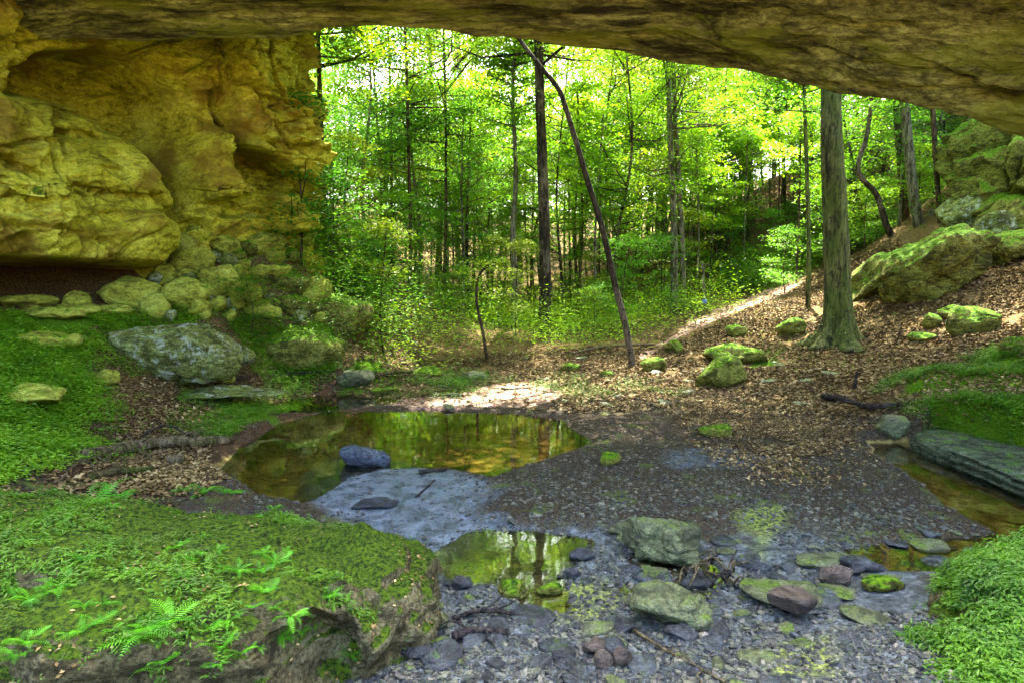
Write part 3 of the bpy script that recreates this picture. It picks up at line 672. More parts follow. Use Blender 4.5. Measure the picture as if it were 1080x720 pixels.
rock('lichened_boulder', 'large grey green boulder with pale lichen beside the green bank on the left', 172, 404, 142, 54, ROCK_GREY, dep=.75, rot=8, tilt=(0, 4), seed=12, sub=6, cat='boulder', rough=.05, planes=16, strat=.03)
rock('flat_slab', 'long flat stone slab lying under the large lichened boulder', 200, 419, 190, 9, ROCK_GREY, dep=.35, rot=8, seed=13, sub=5, planes=10, rough=.03, sink=.3)
rock('boulder', 'rounded mossy boulder just right of the large lichened boulder', 251, 392, 30, 22, ROCK_GREY, seed=14, cat='boulder')
rock('boulder', 'smallest rounded stone tucked against the lichened boulder', 235, 402, 22, 15, ROCK_TALUS, seed=15)
rock('boulder', 'broad dark mossy mound of rock right of the lichened boulder, above the pool', 308, 392, 92, 40, ROCK_MOSS, seed=16, sub=5, cat='boulder')
talus = [
 (132, 326, 54, 28, 'pale yellow block lying at the mouth of the dark recess', -12),
 (168, 288, 27, 19, 'upper of two stacked square blocks at the right end of the recess', 0),
 (169, 303, 25, 17, 'lower of two stacked square blocks at the right end of the recess', 5),
 (197, 292, 38, 25, 'blocky yellow boulder right of the two stacked square blocks', 10),
 (188, 272, 30, 19, 'yellow block above the two stacked square blocks', -8),
 (205, 258, 20, 30, 'tall upright stone at the top of the rock pile', 75),
 (229, 249, 25, 14, 'small pointed stone next to the tall upright stone at the top of the pile', 0),
 (251, 254, 34, 22, 'flattened yellow stone high on the pile beneath the cave wall', -10),
 (268, 272, 48, 18, 'long sloping slab below the top of the rock pile', -22),
 (232, 272, 30, 18, 'wedge shaped stone in the middle of the rock pile', 12),
 (300, 247, 50, 36, 'big square block leaning on the cave wall at the top of the slope', 4),
 (226, 312, 36, 26, 'rounded pale boulder in the middle of the rock pile', 3),
 (190, 328, 44, 26, 'mossy boulder at the foot of the rock pile, right of the pale block', 0),
 (160, 334, 30, 18, 'low mossy stone between the pale block and the mossy boulder at the foot', 0),
 (77, 330, 28, 18, 'lone rounded stone on the green bank before the recess', 0),
 (80, 337, 36, 10, 'flat yellow stone just below the lone rounded stone on the bank', 0),
 (207, 338, 20, 15, 'small greenish stone at the foot of the pile near bare soil', 0),
 (245, 300, 26, 14, 'small stone beside the rounded pale boulder in the pile', -15),
 (248, 324, 44, 22, 'grey stone with ferny growth above the bare soil patch', -6),
 (214, 322, 18, 16, 'little stone wedged under the rounded pale boulder', 0),
 (276, 300, 46, 16, 'long low ledge stone half covered in green on the slope', -18),
 (300, 312, 40, 18, 'flat grey stone on the green slope below the big square block', -14),
 (332, 322, 32, 26, 'squarish mossy stone near the fallen grey branch', -10),
 (352, 345, 64, 34, 'dark broad boulder at the right foot of the green slope', -8),
 (276, 340, 30, 14, 'pale flat stone at the edge of the bare soil patch', 0),
 (305, 335, 36, 16, 'mossy stone just above the broad dark mound of rock', 0),
 (20, 328, 50, 10, 'flat yellow ledge stone at the far left before the recess', 0),
 (45, 337, 60, 9, 'long thin ledge stone at the left before the recess', 4),
 (115, 335, 34, 9, 'thin flat stone just below the pale block', 0),
 (60, 262 + 78, 34, 9, 'thin mossy stone left of the flat yellow stone on the bank', 0),
 (40, 372, 56, 12, 'dark flat stone half buried in the green bank at the left', 3),
 (105, 404, 26, 12, 'brown stone at the left foot of the lichened boulder', 0),
 (20, 430, 60, 16, 'grey flat rock showing through the green bank at the left edge', 0)]
for i, (a, b, c, h, lb, rt) in enumerate(talus):
    rock('boulder', lb, a, b, c*1.15, h*1.15, ROCK_TALUS if i < 20 or i > 25 else (ROCK_MOSS if i % 2 else ROCK_TALUS), seed=100+i, tilt=(0, rt), sub=4, dep=.85, rough=.07, planes=9, soft=.035, cat='boulder' if c > 30 else 'rock', group='boulders tumbled below the cave wall')
for k in range(60):
    u_, v_ = random.Random(900+k).uniform(160, 340), random.Random(950+k).uniform(268, 342)
    if v_ < 268+abs(u_-230)*.1: continue
    w_ = random.Random(990+k).uniform(10, 24)
    rock('talus_stone', 'small broken stone '+('near its left end' if u_ < 205 else 'near its middle' if u_ < 260 else 'on the green slope at its right end')+(' low down' if v_ > 310 else ' high up'), u_, v_, w_, w_*.6, [ROCK_TALUS, ROCK_GREY, ROCK_TALUS, ROCK_MOSS][k % 4], seed=1000+k % 12, sub=3, planes=8, group='small stones between the tumbled boulders', rot=k*37, cat='stone')
# -- right side boulders
rock('mossy_boulder', 'slanted mossy slab leaning up the slope behind the biggest right boulder', 958, 300, 120, 40, ROCK_MOSS, Y=19, dep=.8, rot=6, tilt=(-24, -34), seed=201, sub=6, cat='boulder', rough=.06, strat=.05)
rock('mossy_boulder', 'biggest slanted boulder on the right slope, green on top and ochre below', 1006, 318, 132, 62, ROCK_BIGR, Y=17, dep=.75, rot=4, tilt=(-22, -32), seed=204, sub=6, cat='boulder', rough=.06, strat=.06, planes=9)
rock('boulder', 'square mossy boulder in dry leaves near the right edge', 1036, 352, 56, 32, ROCK_MOSS, dep=.7, rot=-12, tilt=(0, -10), seed=205, sub=5, cat='boulder', planes=8, soft=.03)
rock('rock', 'small round mossy stone in dry leaves left of the square mossy boulder', 986, 346, 20, 16, ROCK_MOSS, seed=206)
rock('rock', 'low mossy stone between the biggest boulder and the square boulder', 1010, 335, 30, 12, ROCK_MOSS, seed=207)
rock('rock', 'flat mossy stone pair in dry leaves below the small round stone', 978, 360, 30, 9, ROCK_MOSS, seed=208)
rock('rock', 'mossy stone at the right edge above the bright green bank', 1076, 372, 30, 16, ROCK_MOSS, seed=209)
rock('boulder', 'square block covered in bright moss at the foot of the leafy slope', 764, 410, 58, 34, ROCK_MOSS, dep=.7, seed=210, sub=5, cat='boulder', planes=8, soft=.03)
rock('boulder', 'green hump of moss behind the square moss covered block', 778, 384, 66, 18, ROCK_MOSS, dep=.9, seed=211, sub=4)
rock('rock', 'mossy stone left of the big beech roots', 838, 355, 34, 17, ROCK_MOSS, seed=212)
rock('rock', 'mossy stone by the shaded path beneath the leaning tree', 712, 372, 20, 13, ROCK_MOSS, seed=213)
rock('rock', 'mossy stone along the upper edge of the leafy slope', 778, 355, 24, 12, ROCK_MOSS, seed=214)
rock('rock', 'dark mossy stone just right of the leaning tree foot', 690, 392, 30, 14, ROCK_MOSS, seed=215)
# rock outcrop at the right, behind the boulders
V, Fc = rock_arr((9, 7, 9.5), 221, 7, planes=12, rough=.11, strat=.07)
oc = link('rock_outcrop', mesh('rock_outcrop', V, Fc, ROCK_BIGR), None, (18.3, 21.5, 4.6), (R_(-10), R_(-22), R_(20)))
tag(oc, 'yellow rock outcrop closing the shelter under the low right end of the roof', 'rock')
rock('boulder', 'pale grey green block at the foot of the yellow outcrop', 1062, 262, 50, 42, ROCK_GREY, Y=19.6, seed=223, sub=5, tilt=(0, -15), cat='boulder', lift=.5)
rock('boulder', 'smaller grey block between the outcrop and the biggest slanted boulder', 1030, 236, 60, 36, ROCK_GREY, Y=21.5, seed=224, sub=5, tilt=(0, -25), cat='boulder', lift=.8)
rock('boulder', 'low brown block at the right edge beside the biggest slanted boulder', 1085, 300, 50, 28, ROCK_BIGR, Y=17.5, seed=225, sub=5, cat='boulder', lift=.2)
# ledge along the right stream
lp = LEDGE_P
def slab_mesh(name, poly, zb, zt, mat, seed, n=90, layers=10, edge=.05):
    P = np.array(poly+[poly[0]]); s = np.r_[0, np.cumsum(np.linalg.norm(np.diff(P, axis=0), axis=1))]
    t = np.linspace(0, s[-1], n, endpoint=False); ring = np.stack([np.interp(t, s, P[:, 0]), np.interp(t, s, P[:, 1])], 1)
    c = ring.mean(0); Vs = []
    for k in range(layers+1):
        z = zb+(zt-zb)*k/layers; q = np.stack([ring[:, 0]*2.5, ring[:, 1]*2.5, np.full(n, k*1.7)], 1)
        off = fbm(q, 4, seed)*edge*2+(_h(np.array([k]), np.array([seed]), np.array([1]), 5)[0]-.5)*edge*1.6
        dr = ring-c; dr /= np.linalg.norm(dr, axis=1)[:, None]
        Vs.append(np.column_stack([ring+dr*off[:, None], np.full(n, z)]))
    for k in range(1, 13):
        f = 1-k/12; r2 = Vs[layers][:, :2]*f+c*(1-f)+0*c
        q = np.column_stack([r2*2.2, np.zeros(n)]); Vs.append(np.column_stack([r2, zt+fbm(q, 4, seed+3)*edge*1.1+.02*math.sin(k)*0+(1-f)*.03]))
    V = np.vstack(Vs); L = len(Vs)
    i = np.arange(L-1)[:, None]*n; j = np.arange(n)[None]; j2 = (j+1) % n
    return mesh(name, V, np.stack([(i+j).ravel(), (i+j2).ravel(), (i+n+j2).ravel(), (i+n+j).ravel()], 1), mat)
LEDGE = rock_mat('grey_green_ledge', (.03, .04, .025), (.11, .14, .08), (.24, .29, .19), moss=(.08, .2, .01), moss_amt=.35, scale=1.6, strat=6)
lg = tag(link('rock_ledge', slab_mesh('rock_ledge', lp, -.2, .14, LEDGE, 231, 400, 18, .045)), 'long layered grey green ledge undercut by the stream on the right', 'rock')
rock('rock', 'green grey stone at the head of the right stream', 945, 466, 34, 20, ROCK_OLIVE, seed=232)

# mossy bank at the lower right corner
V, Fc = rock_arr((3.2, 1.7, 1.0), 241, 6, planes=8, rough=.07, soft=.08)
mbk = link('mossy_bank', mesh('mossy_bank', V, Fc, BOULD_MAT), None, (3.15, 3.66, -.06), (R_(-4), R_(-12), R_(28)))
tag(mbk, 'low boulder thick with bright green leafy moss at the lower right corner', 'boulder')
Vb = V
pos, nr = surf_scatter(V, Fc, 9500, rng, .42); mk = fbm(pos*2.5, 3, 7) > -.12; pos, nr = pos[mk], nr[mk]
link('ground_cover', clumps(pos+np.array([0, 0, .015]), nr, rng, 8, .03, .042, HERB, 'ground_cover', .5, 1.), mbk)
# -- creek bed rocks
rock('blue_stone', 'smooth wet bluish rock at the near edge of the pool', 383, 494, 54, 22, ROCK_BLUE, dep=.8, rot=-5, tilt=(0, 4), seed=301, sub=5, rough=.06)
rock('mossy_rock', 'small dark rock with a green top on the dark gravel bar', 645, 491, 26, 12, ROCK_MOSS, seed=302, tilt=(0, -12))
rock('moss_tussock', 'bright green moss hump on the gravel in front of the big beech', 756, 461, 38, 13, ROCK_MOSS, seed=303, cat='moss')
rock('creek_rock', 'largest rough olive rock on the edge of the gravel bar', 703, 597, 86, 40, ROCK_OLIVE, dep=.75, rot=-6, tilt=(0, 8), seed=304, sub=6, rough=.09, strat=.04)
rock('creek_rock', 'flat topped mossy slab below the twig heap', 712, 664, 96, 34, ROCK_OLIVE, dep=.7, tilt=(2, 8), seed=305, sub=6, rough=.05, flat_top=True)
rock('creek_rock', 'small mossy stone under the right end of the flat topped mossy slab', 735, 668, 40, 18, ROCK_OLIVE, seed=306, rough=.06)
rock('creek_slab', 'wide flat green grey slab carrying a brown stone', 842, 640, 106, 14, ROCK_OLIVE, dep=.75, rot=-18, tilt=(0, 3), seed=307, sub=5, rough=.03, planes=10, soft=.03, sink=.3)
rock('brown_stone', 'flat brown stone lying on the wide green grey slab', 838, 655, 54, 20, ROCK_BROWN, dep=.7, rot=5, tilt=(4, 5), seed=308, sub=5, rough=.03, lift=.05, sink=.1)
rock('grey_stone', 'purplish grey stone at the right end of the wide slab', 886, 618, 38, 22, ROCK_BROWN, dep=.8, seed=309, sub=5, rough=.04)
rock('creek_slab', 'narrow flat slab behind the purplish grey stone', 875, 598, 66, 9, ROCK_OLIVE, dep=.5, seed=310, rough=.03)
rock('mossy_rock', 'left of two small bright mossed stones below the puddle', 541, 632, 32, 18, ROCK_MOSS, seed=311)
rock('mossy_rock', 'right of two small bright mossed stones below the puddle', 580, 630, 28, 14, ROCK_MOSS, seed=312)
rock('dark_stone', 'dark stone at the right rim of the puddle, nearest the far side', 614, 592, 30, 12, ROCK_SLATE, seed=313)
rock('dark_stone', 'dark stone at the right rim of the puddle, the nearer one', 604, 612, 18, 13, ROCK_SLATE, seed=314)
rock('dark_stone', 'dark stone beside the left mossed stone below the puddle', 487, 622, 24, 12, ROCK_SLATE, seed=315)
rock('red_brown_stone', 'left of two rounded red brown stones at the bottom edge', 637, 708, 22, 20, ROCK_BROWN, seed=316, rough=.03)
rock('red_brown_stone', 'right of two rounded red brown stones at the bottom edge', 657, 706, 22, 20, ROCK_BROWN, seed=317, rough=.03)
rock('grey_stone', 'flat grey stone just behind the two red brown stones', 630, 692, 34, 16, ROCK_BROWN, seed=318, rough=.04)
rock('slate_stone', 'blue grey flat stone in front of the flat topped mossy slab', 722, 676, 40, 12, ROCK_SLATE, seed=319, tilt=(0, 12))
rock('dark_stone', 'long dark stone left of the lower right puddle', 915, 604, 54, 14, ROCK_SLATE, seed=320, tilt=(0, 10), dep=.4)
rock('dark_stone', 'dark rounded stone near the right edge beside the puddle', 1035, 596, 30, 16, ROCK_SLATE, seed=321)
rock('mossy_rock', 'flat stone with a bright green streak right of the wide slab', 935, 625, 44, 14, ROCK_MOSS, seed=322, dep=.6)
rock('creek_rock', 'flat olive stone standing in the lower right puddle', 985, 584, 40, 9, ROCK_OLIVE, seed=323)
rock('creek_rock', 'small green stone on the near edge of the dark gravel, left of the puddle', 660, 565, 36, 10, ROCK_OLIVE, seed=324)
rock('dark_stone', 'dark flat rock on the grey shallows left of the puddle', 395, 537, 50, 10, ROCK_SLATE, seed=325, dep=.4)
# countable creek stones
lib = [mesh('creek_stone', *rock_arr((1, .75, .26), 400+k, 3, planes=8, rough=.06, soft=.03), m) for k, m in enumerate([ROCK_SLATE, ROCK_OLIVE, ROCK_SLATE, ROCK_OLIVE, ROCK_SLATE, ROCK_SLATE, ROCK_OLIVE, ROCK_SLATE])]
rg = random.Random(8); cnt = 0
GRP = 'loose flat stones strewn over the wet creek bed'
while cnt < 130:
    u, v = rg.uniform(430, 1010), rg.uniform(560, 735)
    if 500 < u < 600 and v < 612: continue
    if u > 860+ (700-v)*1.1 and v > 610: continue
    if v < 600 and u < 640: continue
    p = on(u, v); s = rg.choice([.08, .10, .13, .17, .22, .30])*rg.uniform(.8, 1.15)
    o = link('creek_stone', lib[rg.randrange(8)], None, (p[0], p[1], p[2]+s*.06), (rg.uniform(-.2, .2), rg.uniform(-.2, .2), rg.uniform(0, 6.3)))
    o.scale = (s, s*rg.uniform(.7, 1.2), s*rg.uniform(.6, 1.3)); 
    kind_ = ['blue grey', 'olive', 'blue grey', 'olive', 'blue grey', 'blue grey', 'olive', 'blue grey'][lib.index(o.data)]
    wh = ('beside the big mossy boulder' if u < 520 else 'below the puddle' if u < 640 else 'around the flat topped slab' if u < 780 else 'around the wide slab' if u < 900 else 'by the lower right puddle')+(' near the bottom edge' if v > 660 else '')
    tag(o, ('small ' if s < .12 else 'larger ')+kind_+' flat creek stone '+wh, 'stone', GRP); cnt += 1
GRP2 = 'small stones on the leafy forest floor beyond the pool'
for _ in range(40):
    u, v = rg.uniform(360, 880), rg.uniform(378, 430)
    p = on(u, v); s = rg.uniform(.15, .42)
    o = link('creek_stone', lib[rg.choice([1, 3, 6])], None, (p[0], p[1], p[2]+s*.05), (rg.uniform(-.2, .2), rg.uniform(-.2, .2), rg.uniform(0, 6.3)))
    o.scale = (s, s*rg.uniform(.7, 1.2), s*rg.uniform(.6, 1.3)); tag(o, 'small stone lying on the forest floor beyond the pool', 'stone', GRP2)
# gravel (stuff)
def gravel(name, n, samp, smin, smax, seed):
    rng = np.random.default_rng(seed); x, y = samp(rng, n); n = len(x); z = ground_h(x, y)
    an = np.arange(5)*2*math.pi/5; r1_ = np.stack([np.cos(an), np.sin(an), an*0-.6], 1); r2_ = np.stack([np.cos(an+.3)*.68, np.sin(an+.3)*.68, an*0+.6], 1); base8 = np.vstack([r1_, r2_])
    oc = np.array([[i, (i+1) % 5, 5+(i+1) % 5] for i in range(5)]+[[i, 5+(i+1) % 5, 5+i] for i in range(5)]+[[5, 6, 7], [5, 7, 8], [5, 8, 9]])
    s = smin*(smax/smin)**(rng.random(n)**2.2); V = base8[None]*rng.uniform(.65, 1.25, (n, 10, 1))*np.stack([np.ones(n), rng.uniform(.5, 1, n), rng.uniform(.2, .5, n)], 1)[:, None]; V = V*s[:, None, None]*.5
    a = rng.uniform(0, 6.28, n); c_, s_ = np.cos(a)[:, None], np.sin(a)[:, None]
    V = np.stack([V[..., 0]*c_-V[..., 1]*s_, V[..., 0]*s_+V[..., 1]*c_, V[..., 2]+V[..., 0]*rng.normal(0, .25, (n, 1))], -1)
    V += np.stack([x, y, z+s*.08], 1)[:, None]
    Fc = oc[None]+np.arange(n)[:, None, None]*10
    me = mesh(name, V.reshape(-1, 3), Fc.reshape(-1, 3), GRAVEL, False); return tag(link(name, me), 'loose gravel and slate chips covering the creek bed', 'gravel', kind='stuff')
def bed(rng, n):
    y = 3.3+rng.random(n)**1.5*11.5; x = rng.uniform(-1, 1, n)*(1.6+y*.42)+.5+y*.05
    k = (poly_sd(x, y, POOL) < .05) & ((poly_sd(x, y, SHAL) < .25*rng.random(n)) | (rng.random(n) < .08)) & (poly_sd(x, y, PUD) < 0) & (poly_sd(x, y, STRM) < .05) & (base(x, y) < .22+.1*rng.random(n))
    k &= (fbm(np.stack([x, y, x*0], 1)*1.1, 4, 77) > -.25+.5*rng.random(len(x))*(rng.random(len(x)) < .6))
    return x[k], y[k]
gravel('gravel', 100000, bed, .014, .07, 3)
def fore(rng, n):
    x, y = bed(rng, n); k = (y < 6.6) & (fbm(np.stack([x, y, x*0], 1)*1.7, 3, 79) > -.1); return x[k], y[k]
gravel('slate_chips', 11000, fore, .03, .11, 5)

# ------------------------------------------------------------------ trees
BEAMS = []
def beam_add(u, v, rad):
    p = on(u, v); BEAMS.append((p, rad))
for u, v, rad in [(548, 413, 1.0), (515, 420, .6), (470, 424, .5), (575, 408, .5), (708, 352, .45), (740, 338, .5), (775, 323, .6), (812, 308, .5), (845, 294, .6), (690, 378, .5), (420, 380, .7)]: beam_add(u, v, rad)
SV = np.array([math.sin(R_(SUN_AZ))*math.cos(R_(SUN_EL)), math.cos(R_(SUN_AZ))*math.cos(R_(SUN_EL)), math.sin(R_(SUN_EL))])
def lit_keep(wp):
    k = np.ones(len(wp), bool)
    for p, rad in BEAMS:
        d_ = wp-p; t = d_@SV; k &= np.linalg.norm(d_-t[:, None]*SV, axis=1) > rad*(1+.35*np.sin(wp[:, 0]*3+wp[:, 2]*2))
    return k
def make_tree(seed, path, r0, r1, zc, Rr, nb, spr, nl, ls, leafm, barkm, flare=0, tn=10, flat_=.55, limbs=26, lb=1.0, world=None):
    rng = np.random.default_rng(seed); P = spline(path, 10) if len(path) > 2 else spline(path, 24)
    H = P[-1, 2]; t = np.linspace(0, 1, len(P)); rad = r0+(r1-r0)*t**.8
    fl = None
    if flare:
        def fl(Pp, a): 
            h = Pp[:, 2:3]-Pp[0, 2]; lob = .5+.5*np.cos(a[None]*5+seed)+.4*np.cos(a[None]*3+2.)
            return 1+flare*np.exp(-h/.28)*(.35+.9*np.clip(lob, 0, 2))+.05*np.cos(a[None]*5+seed)
    specs = [dict(path=P, rad=rad, n=tn if not flare else 40, bump=r0*.08, seed=seed, flare=fl)]
    zb = zc+(H-zc)*rng.random(nb)**.9; az = np.arange(nb)*2.4+rng.uniform(-.5, .5, nb)
    tt = (zb-zc)/(H-zc); L = Rr*lb*(np.sin(np.clip(tt*.85+.18, 0, 1)*math.pi)**.7*.8+.2)*rng.uniform(.65, 1.15, nb)
    ax = np.stack([np.interp(zb, P[:, 2], P[:, 0]), np.interp(zb, P[:, 2], P[:, 1]), zb], 1)
    el = rng.uniform(.0, .5, nb)+tt*.35
    D = np.stack([np.cos(az)*np.cos(el), np.sin(az)*np.cos(el), np.sin(el)], 1); tip = ax+D*L[:, None]; 
    rb = np.interp(zb, P[:, 2], rad)
    order = np.argsort(-L)[:limbs]
    for i in order:
        mid = (ax[i]+tip[i])/2+np.array([0, 0, -.06*L[i]])+rng.normal(0, .04, 3)*L[i]
        specs.append(dict(path=np.array([ax[i], mid, tip[i]]), rad=np.array([min(rb[i]*.5, .012*L[i]+.01), .008*L[i]+.004, .004]), n=5))
    u = rng.uniform(.22, 1.05, (nb, spr)); 
    c = ax[:, None]+(tip-ax)[:, None]*u[..., None]; lat = np.stack([-np.sin(az), np.cos(az), np.zeros(nb)], 1)
    c = c+lat[:, None]*(rng.normal(0, .16, (nb, spr))*L[:, None])[..., None]; c[..., 2] += rng.normal(0, .07, (nb, spr))*Rr*.6
    c = c.reshape(-1, 3); n = len(c)
    sr = rng.uniform(.6, 1.3, (n, 1))*(.12*Rr+.12)
    r = np.sqrt(rng.random((n, nl)))*sr*1.6; a = rng.uniform(0, 6.28, (n, nl))
    off = np.stack([r*np.cos(a), r*np.sin(a), rng.normal(0, .10, (n, nl))*sr*1.6-.16*r*r/sr], -1)
    pos = (c[:, None]+off).reshape(-1, 3)
    if world is not None: pos = pos[lit_keep(pos+np.array(world))]
    return tubes_mesh('trunk', specs, barkm), leaves_mesh('crown', pos, ls*rng.uniform(.65, 1.25, len(pos)), flat_, rng, leafm, slim=.6)
def place_tree(name, tm, cm, loc, rz, label, cat='tree', group=None, sc=1.0, crown='crown'):
    e = bpy.data.objects.new(name, None); C.objects.link(e); e.empty_display_size = .2
    e.location = loc; e.rotation_euler = (0, 0, rz); e.scale = (sc, sc, sc); tag(e, label, cat, group)
    link('trunk', tm, e); 
    if cm: link(crown, cm, e)
    return e
def foot(px, Y, dz=-.08):
    x = (px-540)/F*Y*cp; return np.array([x, Y, GH(x, Y)[0]+dz])
def rel(pts, Y, loc):
    """photo points of a trunk standing in the plane at distance Y -> local path"""
    return [tuple(W(a, b, Y+(c if c else 0))-loc) for a, b, c in pts]
# big beech
L0 = on(884, 362); Yb = L0[1]; L0[2] -= .1
pts = [(0, 0, 0)]+rel([(884, 330, 0), (881, 240, 0), (877, 150, 0), (876, 85, 0), (874, 0, 0), (872, -90, 0), (870, -250, 0)], Yb, L0)
tm, cm = make_tree(501, pts, .36, .14, 9.5, 7.5, 90, 10, 60, .15, LEAF, BARK_B, flare=1.7, limbs=30, world=L0)
place_tree('beech_tree', tm, cm, L0, 0, 'big straight beech with mossy grey green trunk and flared roots on the right slope')
# leaning tree
L0 = on(668, 386); Yb = L0[1]; L0[2] -= .08
pts = [(0, 0, 0)]+rel([(660, 345, 0), (648, 298, 0), (635, 240, 0), (621, 195, 0), (607, 148, 0), (597, 115, 0), (589, 94, 0), (572, 73, 0), (547, 41, 0), (510, -10, 0), (480, -60, .5), (455, -130, 1)], Yb, L0)
tm, cm = make_tree(502, pts, .088, .04, 8.8, 5.2, 70, 9, 55, .14, LEAF_Y, BARK_L, limbs=20, world=L0)
place_tree('leaning_tree', tm, cm, L0, 0, 'slender dark tree leaning to the left with a bend near its top, beyond the pool')
# straight dark tree
Yb = 24; L0 = foot(574, Yb)
pts = [(0, 0, 0)]+rel([(575, 300, 0), (573, 200, 0), (570, 120, 0), (568, 40, 0), (566, -60, 0), (565, -190, 0)], Yb, L0)
tm, cm = make_tree(503, pts, .24, .12, 8.5, 4.6, 60, 7, 45, .14, LEAF_Y, BARK_L, limbs=30, world=L0)
place_tree('dark_tree', tm, cm, L0, 0, 'straight dark trunk with pale blotches, behind the middle of the pool')
Yb = 25; L0 = foot(543, Yb)
pts = [(0, 0, 0)]+rel([(543, 300, 0), (541, 250, 0), (544, 180, 0), (541, 100, 0), (545, 20, 0)], Yb, L0)
tm, cm = make_tree(504, pts, .15, .05, 6.5, 1.9, 40, 6, 45, .13, LEAF, BARK_P, limbs=24, world=L0)
place_tree('slim_tree', tm, cm, L0, 0, 'slimmer pale spotted trunk just left of the straight dark trunk')
# twin pale trees
for k, (a, b, Yb, m_, lb) in enumerate([(712, 706, 27, BARK_P, 'left pale stem of the twin trees behind the leaning tree'), (722, 712, 28, BARK_P, 'right darker stem of the twin trees behind the leaning tree'), (853, 849, 21, BARK_B, 'thin trunk standing just behind the big beech on its left'),
                       (966, 946, 27, BARK, 'dark trunk just left of the pale grey trunk on the right'), (984, 955, 25, BARK_P, 'pale grey trunk leaning slightly left, above the slanted boulders'),
                       (1000, 984, 24, BARK, 'thin mossy trunk between the pale grey trunk and the rock outcrop'), (432, 430, 26, BARK, 'thin dark trunk on the left, between the shrubs and the pool'), (466, 470, 27, BARK, 'thin trunk halfway between the shrubs and the crooked sapling'),
                       (410, 412, 30, BARK, 'thin dark trunk nearest the left hillside shrubs'), (345, 338, 20.5, BARK_B, 'mossy trunk rising close beside the corner of the cave wall')]):
    L0 = foot(a, Yb); pts = [(0, 0, 0)]+rel([((a+b)/2+2, 250, 0), (b, 120, 0), (b-3, 0, 0), (b-2, -120, 0)], Yb, L0)
    r0 = [.17, .15, .085, .2, .24, .12, .09, .08, .09, .12][k]
    tm, cm = make_tree(510+k, pts, r0, r0*.4, 5.0 if k != 4 else 8, 3.3, 46, 6, 42, .13, [LEAF, LEAF_Y, LEAF_C][k % 3], m_, limbs=24, world=L0)
    place_tree('forest_tree', tm, cm, L0, 0, lb)
# wavy tree between beech and pale trunk
Yb = 26; L0 = foot(938, Yb); pts = [(0, 0, 0)]+rel([(934, 235, 0), (924, 205, 0), (905, 180, 0), (915, 140, 0), (919, 90, 0), (912, 30, 0)], Yb, L0)
tm, cm = make_tree(531, pts, .14, .06, 5.5, 2.6, 30, 6, 40, .13, LEAF, BARK_L); place_tree('crooked_tree', tm, cm, L0, 0, 'wavy crooked trunk between the big beech and the pale grey trunk')
# crooked sapling by the pool
L0 = on(514, 379); Yb = L0[1]; pts = [(0, 0, 0)]+rel([(509, 350, 0), (503, 320, 0), (504, 295, 0), (512, 282, 0), (524, 276, 0), (535, 274, .2)], Yb, L0)
tm, cm = make_tree(532, pts, .055, .02, 2.25, .8, 8, 3, 26, .08, LEAF, BARK, limbs=5); place_tree('crooked_sapling', tm, cm, L0, 0, 'dark crooked sapling bending right at its top, beyond the pool', 'sapling')
# bleached sapling with a blue mark at its foot
L0 = on(743, 327); Yb = L0[1]; pts = [(0, 0, 0)]+rel([(743, 310, 0), (741, 296, 0), (742, 288, 0), (740, 276, 0)], Yb, L0)
tm, cm = make_tree(533, pts, .07, .045, 1.4, .5, 5, 2, 16, .1, LEAF, BARK_P, limbs=4)
e = place_tree('bleached_sapling', tm, None, L0, 0, 'short bleached bare sapling beside the path with a blue mark at its foot', 'sapling')
m = M_('blue_paint'); BL = m.done(m.principled((.12, .2, .5), .6))
link('paint_mark', tubes_mesh('paint_mark', [dict(path=spline(pts[:2], 5)[1:3]+np.array([0, 0, .1]), rad=.10, n=10)], BL), e)

# library trees
rg2 = random.Random(21)
canopy = [make_tree(600+k, [(0, 0, 0), (.2*k-.3, .2, 7), (.3, -.2*k, 15), (0, .3, 22+k)], .22, .07, 6.0, 4.6, 52, 7, 40, .15, [LEAF, LEAF_Y, LEAF_C, LEAF][k], [BARK, BARK_L, BARK_P, BARK][k], limbs=30) for k in range(4)]
under_ = [make_tree(620+k, [(0, 0, 0), (.25*k-.3, .1, 3), (.2, -.15*k, 6.5), (0, .2, 9.5+k)], .085, .025, 2.6, 2.7, 38, 6, 40, .11, [LEAF, LEAF_C, LEAF_Y, LEAF][k], [BARK, BARK_P, BARK, BARK_L][k], limbs=26) for k in range(4)]
sapl = [make_tree(640+k, [(0, 0, 0), (.1*k-.1, .1, 1.2), (.05, -.1, 2.6+k*.5)], .028, .01, .5, 1.25, 20, 4, 34, .085, [LEAF, LEAF_C, LEAF_Y][k], BARK, limbs=14, flat_=.4) for k in range(3)]
poles = [make_tree(660+k, [(0, 0, 0), (.2*k-.2, .1, 3), (.1, -.1, 7)], .05, .03, 3.5, 1.6, 18, 5, 36, .11, LEAF, [BARK, BARK_P, BARK_L][k], limbs=10) for k in range(3)]
def put(libm, name, x, y, lb, grp, sc, cat='tree'):
    ki = rg2.randrange(len(libm)); tm, cm = libm[ki]; lb = lb.replace('@', {'beech_leaves': 'fresh green', 'yellow_maple_leaves': 'yellow green', 'cool_green_leaves': 'deep green'}[cm.materials[0].name])
    return place_tree(name, tm, cm, (x, y, GH(x, y)[0]-.06), rg2.uniform(0, 6.28), lb, cat, grp, sc)
def beam_ok(x, y, rad, top):
    for p, rr in BEAMS:
        for z in np.arange(1.5, top, 1.5):
            q = p+SV*(z/SV[2])
            if (q[0]-x)**2+(q[1]-y)**2 < (rad+rr*.5)**2: return False
    return True
def gap(x, y):   # the thin place in the canopy where the sky shows, upper left
    u = x/y*F+540; return 372 < u < 415
